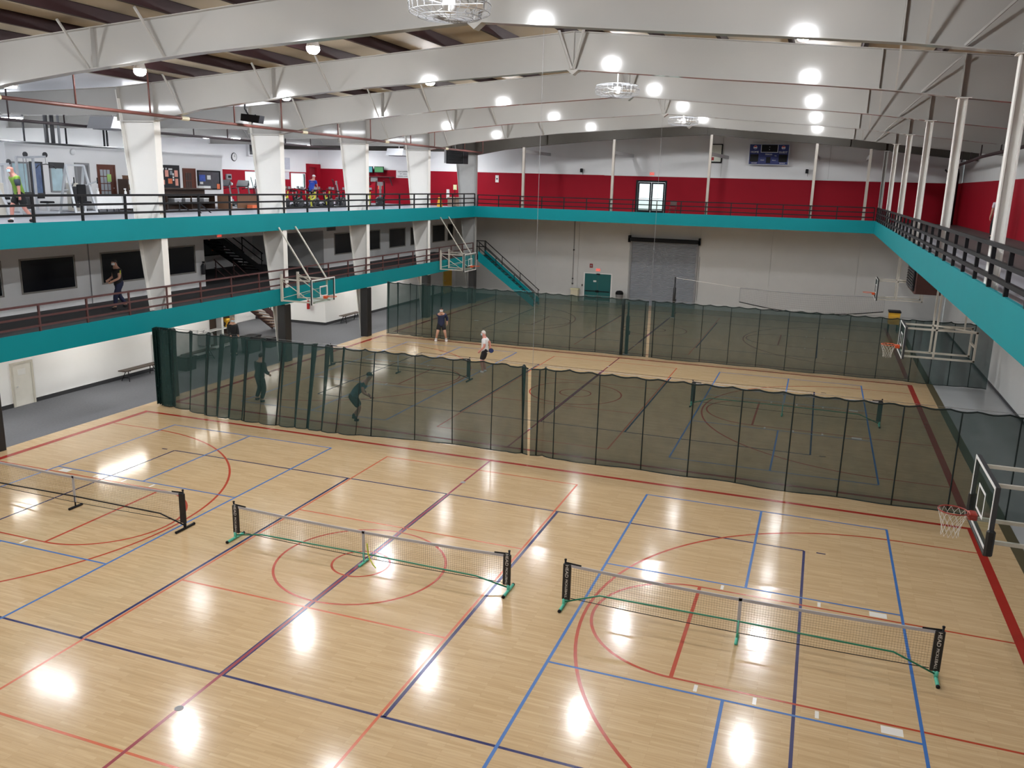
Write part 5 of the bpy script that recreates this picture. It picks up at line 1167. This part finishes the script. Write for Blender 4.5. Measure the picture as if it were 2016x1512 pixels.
def person(label, loc, rz, h=1.75, lean=.05, crouch=0, feet=((-.13,0,0),(.13,0,0)), hands=((-.28,.06,.82),(.28,.06,.82)), shirt=None, sleeve=.55, bottom=None, blen=.5, shoe=None, hair=None, skinm=SKIN, mask=None, socks=None, cap=None, look=0.0, hip_y=0.0, group=None, stripe=None):
    t = thing('person', label, 'person', loc, rz, group); k = h/1.75
    V_ = lambda *p: Vector(p)*k
    pel = V_(0, hip_y, .95-crouch); sp = pel+V_(0, lean*.35, .2); ch = pel+V_(0, lean*.8, .40); nk0 = pel+V_(0, lean*1.05, .53); nk = pel+V_(0, lean*1.2+.01, .60); hd = nk+V_(0, .03+lean*.1, .09); hm = hd+V_(0, .012, .065); ht = hd+V_(0, .0, .135)
    vs_, ed, rd = [pel, sp, ch, nk0, nk, hd, hm, ht], [(0,1),(1,2),(2,3),(3,4),(4,5),(5,6),(6,7)], [(.11*k,.082*k), (.10*k,.078*k), (.12*k,.082*k), (.09*k,.07*k), .052*k, (.064*k,.074*k), (.070*k,.084*k), (.062*k,.074*k)]
    sh, el, wr, kn, an, hp = {}, {}, {}, {}, {}, {}
    for s, hand, foot in ((-1, hands[0], feet[0]), (1, hands[1], feet[1])):
        sh[s] = pel+V_(s*.185, lean*.95, .49); e, w_ = ik(sh[s], V_(*hand), .29*k, .26*k, (s*.5, -.8, -.3)); el[s], wr[s] = e, w_
        i = len(vs_); d = (w_-e).normalized(); side = Vector((s, 0, 0)); side = (side-d*side.dot(d)).normalized() if abs(d.x) < .95 else Vector((0, 0, 1)); nrm = d.cross(side)
        palm = w_+d*.055*k; kn_ = w_+d*.085*k
        vs_ += [sh[s], e, w_, palm]; ed += [(3, i), (i, i+1), (i+1, i+2), (i+2, i+3)]; rd += [.06*k, .043*k, .030*k, (.036*k, .018*k)]
        for q, off in enumerate((-.03, -.01, .01, .03)):
            a_ = palm+(d*.045+nrm*off)*k; b_ = a_+(d*.035+side*(-.012))*k; c_ = b_+(d*.02+side*(-.02))*k; j = len(vs_)
            vs_ += [a_, b_, c_]; ed += [(i+3, j), (j, j+1), (j+1, j+2)]; rd += [.009*k, .008*k, .007*k]
        j = len(vs_); vs_ += [w_+(d*.04+nrm*.04)*k, w_+(d*.075+nrm*.055)*k]; ed += [(i+2, j), (j, j+1)]; rd += [.011*k, .009*k]
        hp[s] = pel+V_(s*.095, 0, -.05); ank = V_(foot[0], foot[1], foot[2]+.085); kk, ank = ik(hp[s], ank, .43*k, .42*k, (s*.08, 1, 0)); kn[s], an[s] = kk, ank
        i = len(vs_); vs_ += [hp[s], kk, ank, ank+V_(0, .12, -.045)]; ed += [(0, i), (i, i+1), (i+1, i+2), (i+2, i+3)]; rd += [.088*k, .056*k, .038*k, (.036*k, .028*k)]
    body = skin('body', vs_, ed, rd, skinm, t, 1)
    if shirt:
        sv = [pel+V_(0,0,-.17), pel+V_(0,0,.02), sp, ch, nk0]; se = [(0,1),(1,2),(2,3),(3,4)]; sr = [(.165*k,.135*k), (.16*k,.13*k), (.15*k,.12*k), (.165*k,.122*k), (.10*k,.085*k)]
        for s in (-1, 1):
            i = len(sv); end = sh[s].lerp(el[s], min(1, sleeve*1.0)); sv += [sh[s], end]; se += [(4, i), (i, i+1)]; sr += [.075*k, .063*k]
            if sleeve > 1: sv += [el[s].lerp(wr[s], sleeve-1)]; se += [(i+1, i+2)]; sr += [.048*k]
        sm_ = shirt[0] if isinstance(shirt, tuple) else shirt
        so = skin('shirt', sv, se, sr, sm_, t, 1)
        if isinstance(shirt, tuple):    # raglan sleeves of another colour
            for s in (-1, 1):
                skin('sleeve', [sh[s]+V_(-s*.03,0,.02), sh[s].lerp(el[s], .5), sh[s].lerp(el[s], min(1, sleeve)+.02)], [(0,1),(1,2)], [.086*k, .078*k, .07*k], shirt[1], so, 1)
        if stripe: 
            for s in (-1, 1): MB().tube([sh[s]+V_(s*.07,0,.0), sh[s].lerp(el[s], .5)+V_(s*.062,0,0)], .02*k, 6).build('sleeve_stripe', stripe, so, True)
    if bottom:
        sv = [pel+V_(0,0,-.03), pel+V_(0,0,.17)]; se = [(0,1)]; sr = [(.158*k,.122*k), (.145*k,.115*k)]
        for s in (-1, 1):
            i = len(sv); sv += [hp[s]]; se += [(0, i)]; sr += [.105*k]
            if blen <= 1: sv += [hp[s].lerp(kn[s], blen*1.0)]; se += [(i, i+1)]; sr += [.092*k]
            else: sv += [kn[s], kn[s].lerp(an[s], min(.97, blen-1))]; se += [(i, i+1), (i+1, i+2)]; sr += [.072*k, .056*k]
        skin('trousers' if blen > 1 else 'shorts', sv, se, sr, bottom, t, 1)
    for s in (-1, 1):
        if socks: skin('sock', [an[s].lerp(kn[s], .3), an[s], an[s]+V_(0,.04,-.04)], [(0,1),(1,2)], [.05*k, .046*k, .04*k], socks, t, 1)
        if shoe: skin('shoe', [an[s]+V_(0,-.045,-.045), an[s]+V_(0,.05,-.045), an[s]+V_(0,.14,-.055)], [(0,1),(1,2)], [(.06*k,.055*k), (.064*k,.052*k), (.055*k,.042*k)], shoe, t, 1)
    c = hm+V_(0,.0,.005)
    if hair:
        b = MB(); n, m_ = 16, 7
        for i in range(m_+1):
            th = math.pi*.62*i/m_
            for j in range(n):
                a_ = 2*math.pi*j/n; back = .5-.5*math.sin(a_); thh = th*(.62+.5*back)
                b.v.append(tuple(c+V_(.088*math.sin(thh)*math.cos(a_)*1.02, -.006+.102*math.sin(thh)*math.sin(a_), .112*math.cos(thh))))
        for i in range(m_):
            for j in range(n): b.f.append((i*n+j, i*n+(j+1)%n, (i+1)*n+(j+1)%n, (i+1)*n+j))
        b.build('hair', hair, t, True)
    if cap:
        b = MB().lathe([(.094*k, -.01), (.096*k, .03*k), (.075*k, .08*k), (.01, .105*k)], tuple(c+V_(0,-.005,.03)), 16, 'z', 1, 1.08).build('cap', cap, t, True); MB().cbox(tuple(c+V_(0,.12,.03)), (.13*k, .1*k, .012*k)).build('cap_brim', cap, b)
    for s in (-1, 1):
        MB().ball(tuple(c+V_(s*.032,.086,.01)), .011*k, 8, 6).build('eye', BLACK, t, True); MB().ball(tuple(c+V_(s*.083,-.005,-.01)), .026*k, 8, 6, sx=.4).build('ear', skinm, t, True)
    MB().ball(tuple(c+V_(0,.097,-.018)), .017*k, 8, 6, sz=1.5).build('nose', skinm, t, True)
    if mask:
        b = MB(); b.grid(lambda u, v: tuple(c+V_(.088*math.sin((u-.5)*2.5), -.006+.112*math.cos((u-.5)*2.5)*(1-.05*abs(v-.5)), -.095+.085*v)), 10, 4); b.build('face_mask', mask, t, True)
    else: MB().cbox(tuple(c+V_(0,.088,-.055)), (.045*k, .012*k, .010*k)).build('mouth', mat('lip', (.35, .13, .11), .5), t)
    return t
GRN = mat('green_shirt_cloth', (.20, .36, .05), .85, var=.12, scale=20); SLATE = mat('slate_cloth', (.045, .06, .08), .85, var=.1); BLKC = mat('black_cloth', (.010, .010, .012), .85, var=.15); WHC = mat('white_cloth', (.78, .78, .80), .85, var=.03); BLUEC = mat('blue_cloth', (.02, .06, .38), .85, var=.1); TEALC = mat('teal_blue_cloth', (.06, .15, .22), .85, var=.4, scale=7)
CREAMC = mat('cream_cloth', (.62, .58, .40), .85, var=.05); GREYC = mat('grey_cloth', (.26, .28, .31), .85, var=.1); MASKB = mat('pale_blue_mask', (.55, .70, .78), .8, var=.03); GRHAIR = mat('grey_hair', (.62, .58, .54), .8, var=.1); DKHAIR = mat('dark_hair', (.012, .010, .010), .6, var=.1); PINK = mat('pink_skin', (.60, .27, .22), .55, var=.05); PALEHAIR = mat('blond_grey_hair', (.45, .33, .22), .8, var=.1); DUSK = mat('dusk_cloth', (.02, .03, .034), .85)
def face(dx, dy): return math.atan2(-dx, dy)
person('bald walker in a green shirt with slate sleeves behind the upper railing', (-17.1, 7.1, ZU), face(-.35, -1), 1.84, .12, .03, ((-.12,-.3,.02),(.12,.26,0)), ((-.30,.12,.84),(.31,-.14,.80)), (GRN, SLATE), 1.0, BLKC, .85, BLKC, None, PINK, MASKB, WHC)
person('walker in black shirt and striped track trousers on the mezzanine', (-15.5, 9.5, ZM), face(-.3, -1), 1.76, .04, .02, ((-.11,.24,0),(.11,-.3,.03)), ((-.12,.28,1.02),(.2,.26,1.05)), BLKC, .6, NAVY, 1.95, BLKC, DKHAIR, SKIN, WHC, stripe=YELLOW)
person('person in black with a mask standing beside the hall stairs', (-16.4, 16.95, 0), face(.9, -.5), 1.72, .0, 0, ((-.1,0,0),(.1,.02,0)), ((-.18,.2,.95),(.18,.2,.95)), BLKC, 1.9, BLKC, 1.95, BLKC, PALEHAIR, SKIN, MASKB)
person('player in black seen from behind through the gathered curtain', (-10.3, 10.6, 0), face(.25, 1), 1.75, .05, .02, ((-.2,-.02,0),(.2,-.12,0)), ((-.2,.25,.95),(.24,.25,1.0)), BLKC, 1.9, BLKC, 1.95, BLKC, DKHAIR)
person('player in a teal shirt and black shorts leaning to the ball behind the curtain', (-5.95, 9.85, 0), face(1, .25), 1.74, .42, .12, ((-.16,-.05,0),(.16,.12,0)), ((-.2,.35,1.0),(.22,.66,.92)), TEALC, .6, BLKC, .95, BLKC, GRHAIR, SKIN, None, DUSK, BLKC)
person('player in navy long sleeves raising a hand to the face', (-9.45, 24.75, 0), face(.5, -1), 1.76, .05, .04, ((-.27,0,0),(.27,.02,0)), ((-.3,-.05,.95),(.02,.2,1.46)), NAVY, 1.7, BLKC, .75, WHC, DKHAIR, SKIN, WHC, WHC)
person('grey haired player in a white shirt and black shorts with a hand on his hip', (-4.68, 18.9, 0), face(-1, -.25), 1.78, .02, 0, ((-.12,.04,0),(.12,-.04,0)), ((-.24,.16,.98),(.3,-.18,1.0)), WHC, .7, BLKC, .9, WHC, GRHAIR, PINK, MASKB)
person('walker in a white shirt and dark trousers against the red running lane wall', (15.55, 26.4, ZU+.012), face(-.2, 1), 1.78, .06, .02, ((-.1,.15,0),(.1,-.2,0)), ((-.25,.12,.88),(.25,-.1,.84)), mat('lilac_white_cloth', (.62, .55, .60), .85), .7, BLKC, 1.95, BLKC, GRHAIR)
person('person in grey between the dark shelves and the white column', (-21.2, 17.9, ZU), face(1, -.2), 1.68, .05, 0, ((-.1,0,0),(.1,.03,0)), ((-.22,.2,.95),(.22,.2,.95)), GREYC, 1.6, BLKC, 1.9, BLKC, None, PINK, None, None, mat('red_cap_cloth', (.42, .04, .04), .8))
SEAT = dict(hip_y=-.28, crouch=-.12, lean=.34, feet=((-.13,.0,.3),(.13,.1,.4)), hands=((-.2,.38,1.08),(.2,.38,1.08)))
person('rider in a blue shirt and white cap on a spin bike', (-21.4, 31.6, ZU), .15, 1.74, shirt=BLUEC, sleeve=.7, bottom=BLKC, blen=.9, shoe=BLKC, hair=None, cap=WHC, skinm=PINK, **SEAT)
person('dark haired rider in a cream shirt on a spin bike', (-23.0, 30.4, ZU), -.25, 1.7, shirt=CREAMC, sleeve=.7, bottom=BLKC, blen=.9, shoe=BLKC, hair=DKHAIR, **SEAT)
# paddles and ball
def paddle(loc, rot, m, label):
    t = thing('pickleball_paddle', label, 'paddle', loc); t.rotation_euler = rot
    MB().lathe([(.02,-.006),(.1,-.007),(.1,.007),(.02,.006)], (0,0,.16), 20, 'y', 1, 1.15).build('face', m, t); MB().tube([(0,0,-.07),(0,0,.07)], .016, 8).build('handle', BLACK, t, True); MB().tube([(.1*math.cos(a), 0, .16+.115*math.sin(a)) for a in [2*PI*i/20 for i in range(20)]], .008, 5, True).build('edge_guard', BLACK, t)
paddle((-4.42, 18.62, 1.0), (0.4, 1.2, .3), mat('blue_paddle', (.01, .03, .14), .5), 'blue paddle held behind the player in white')
paddle((-5.25, 9.8, .95), (1.3, 1.1, .2), mat('red_paddle', (.30, .04, .05), .5), 'dark red paddle held out by the player in teal')
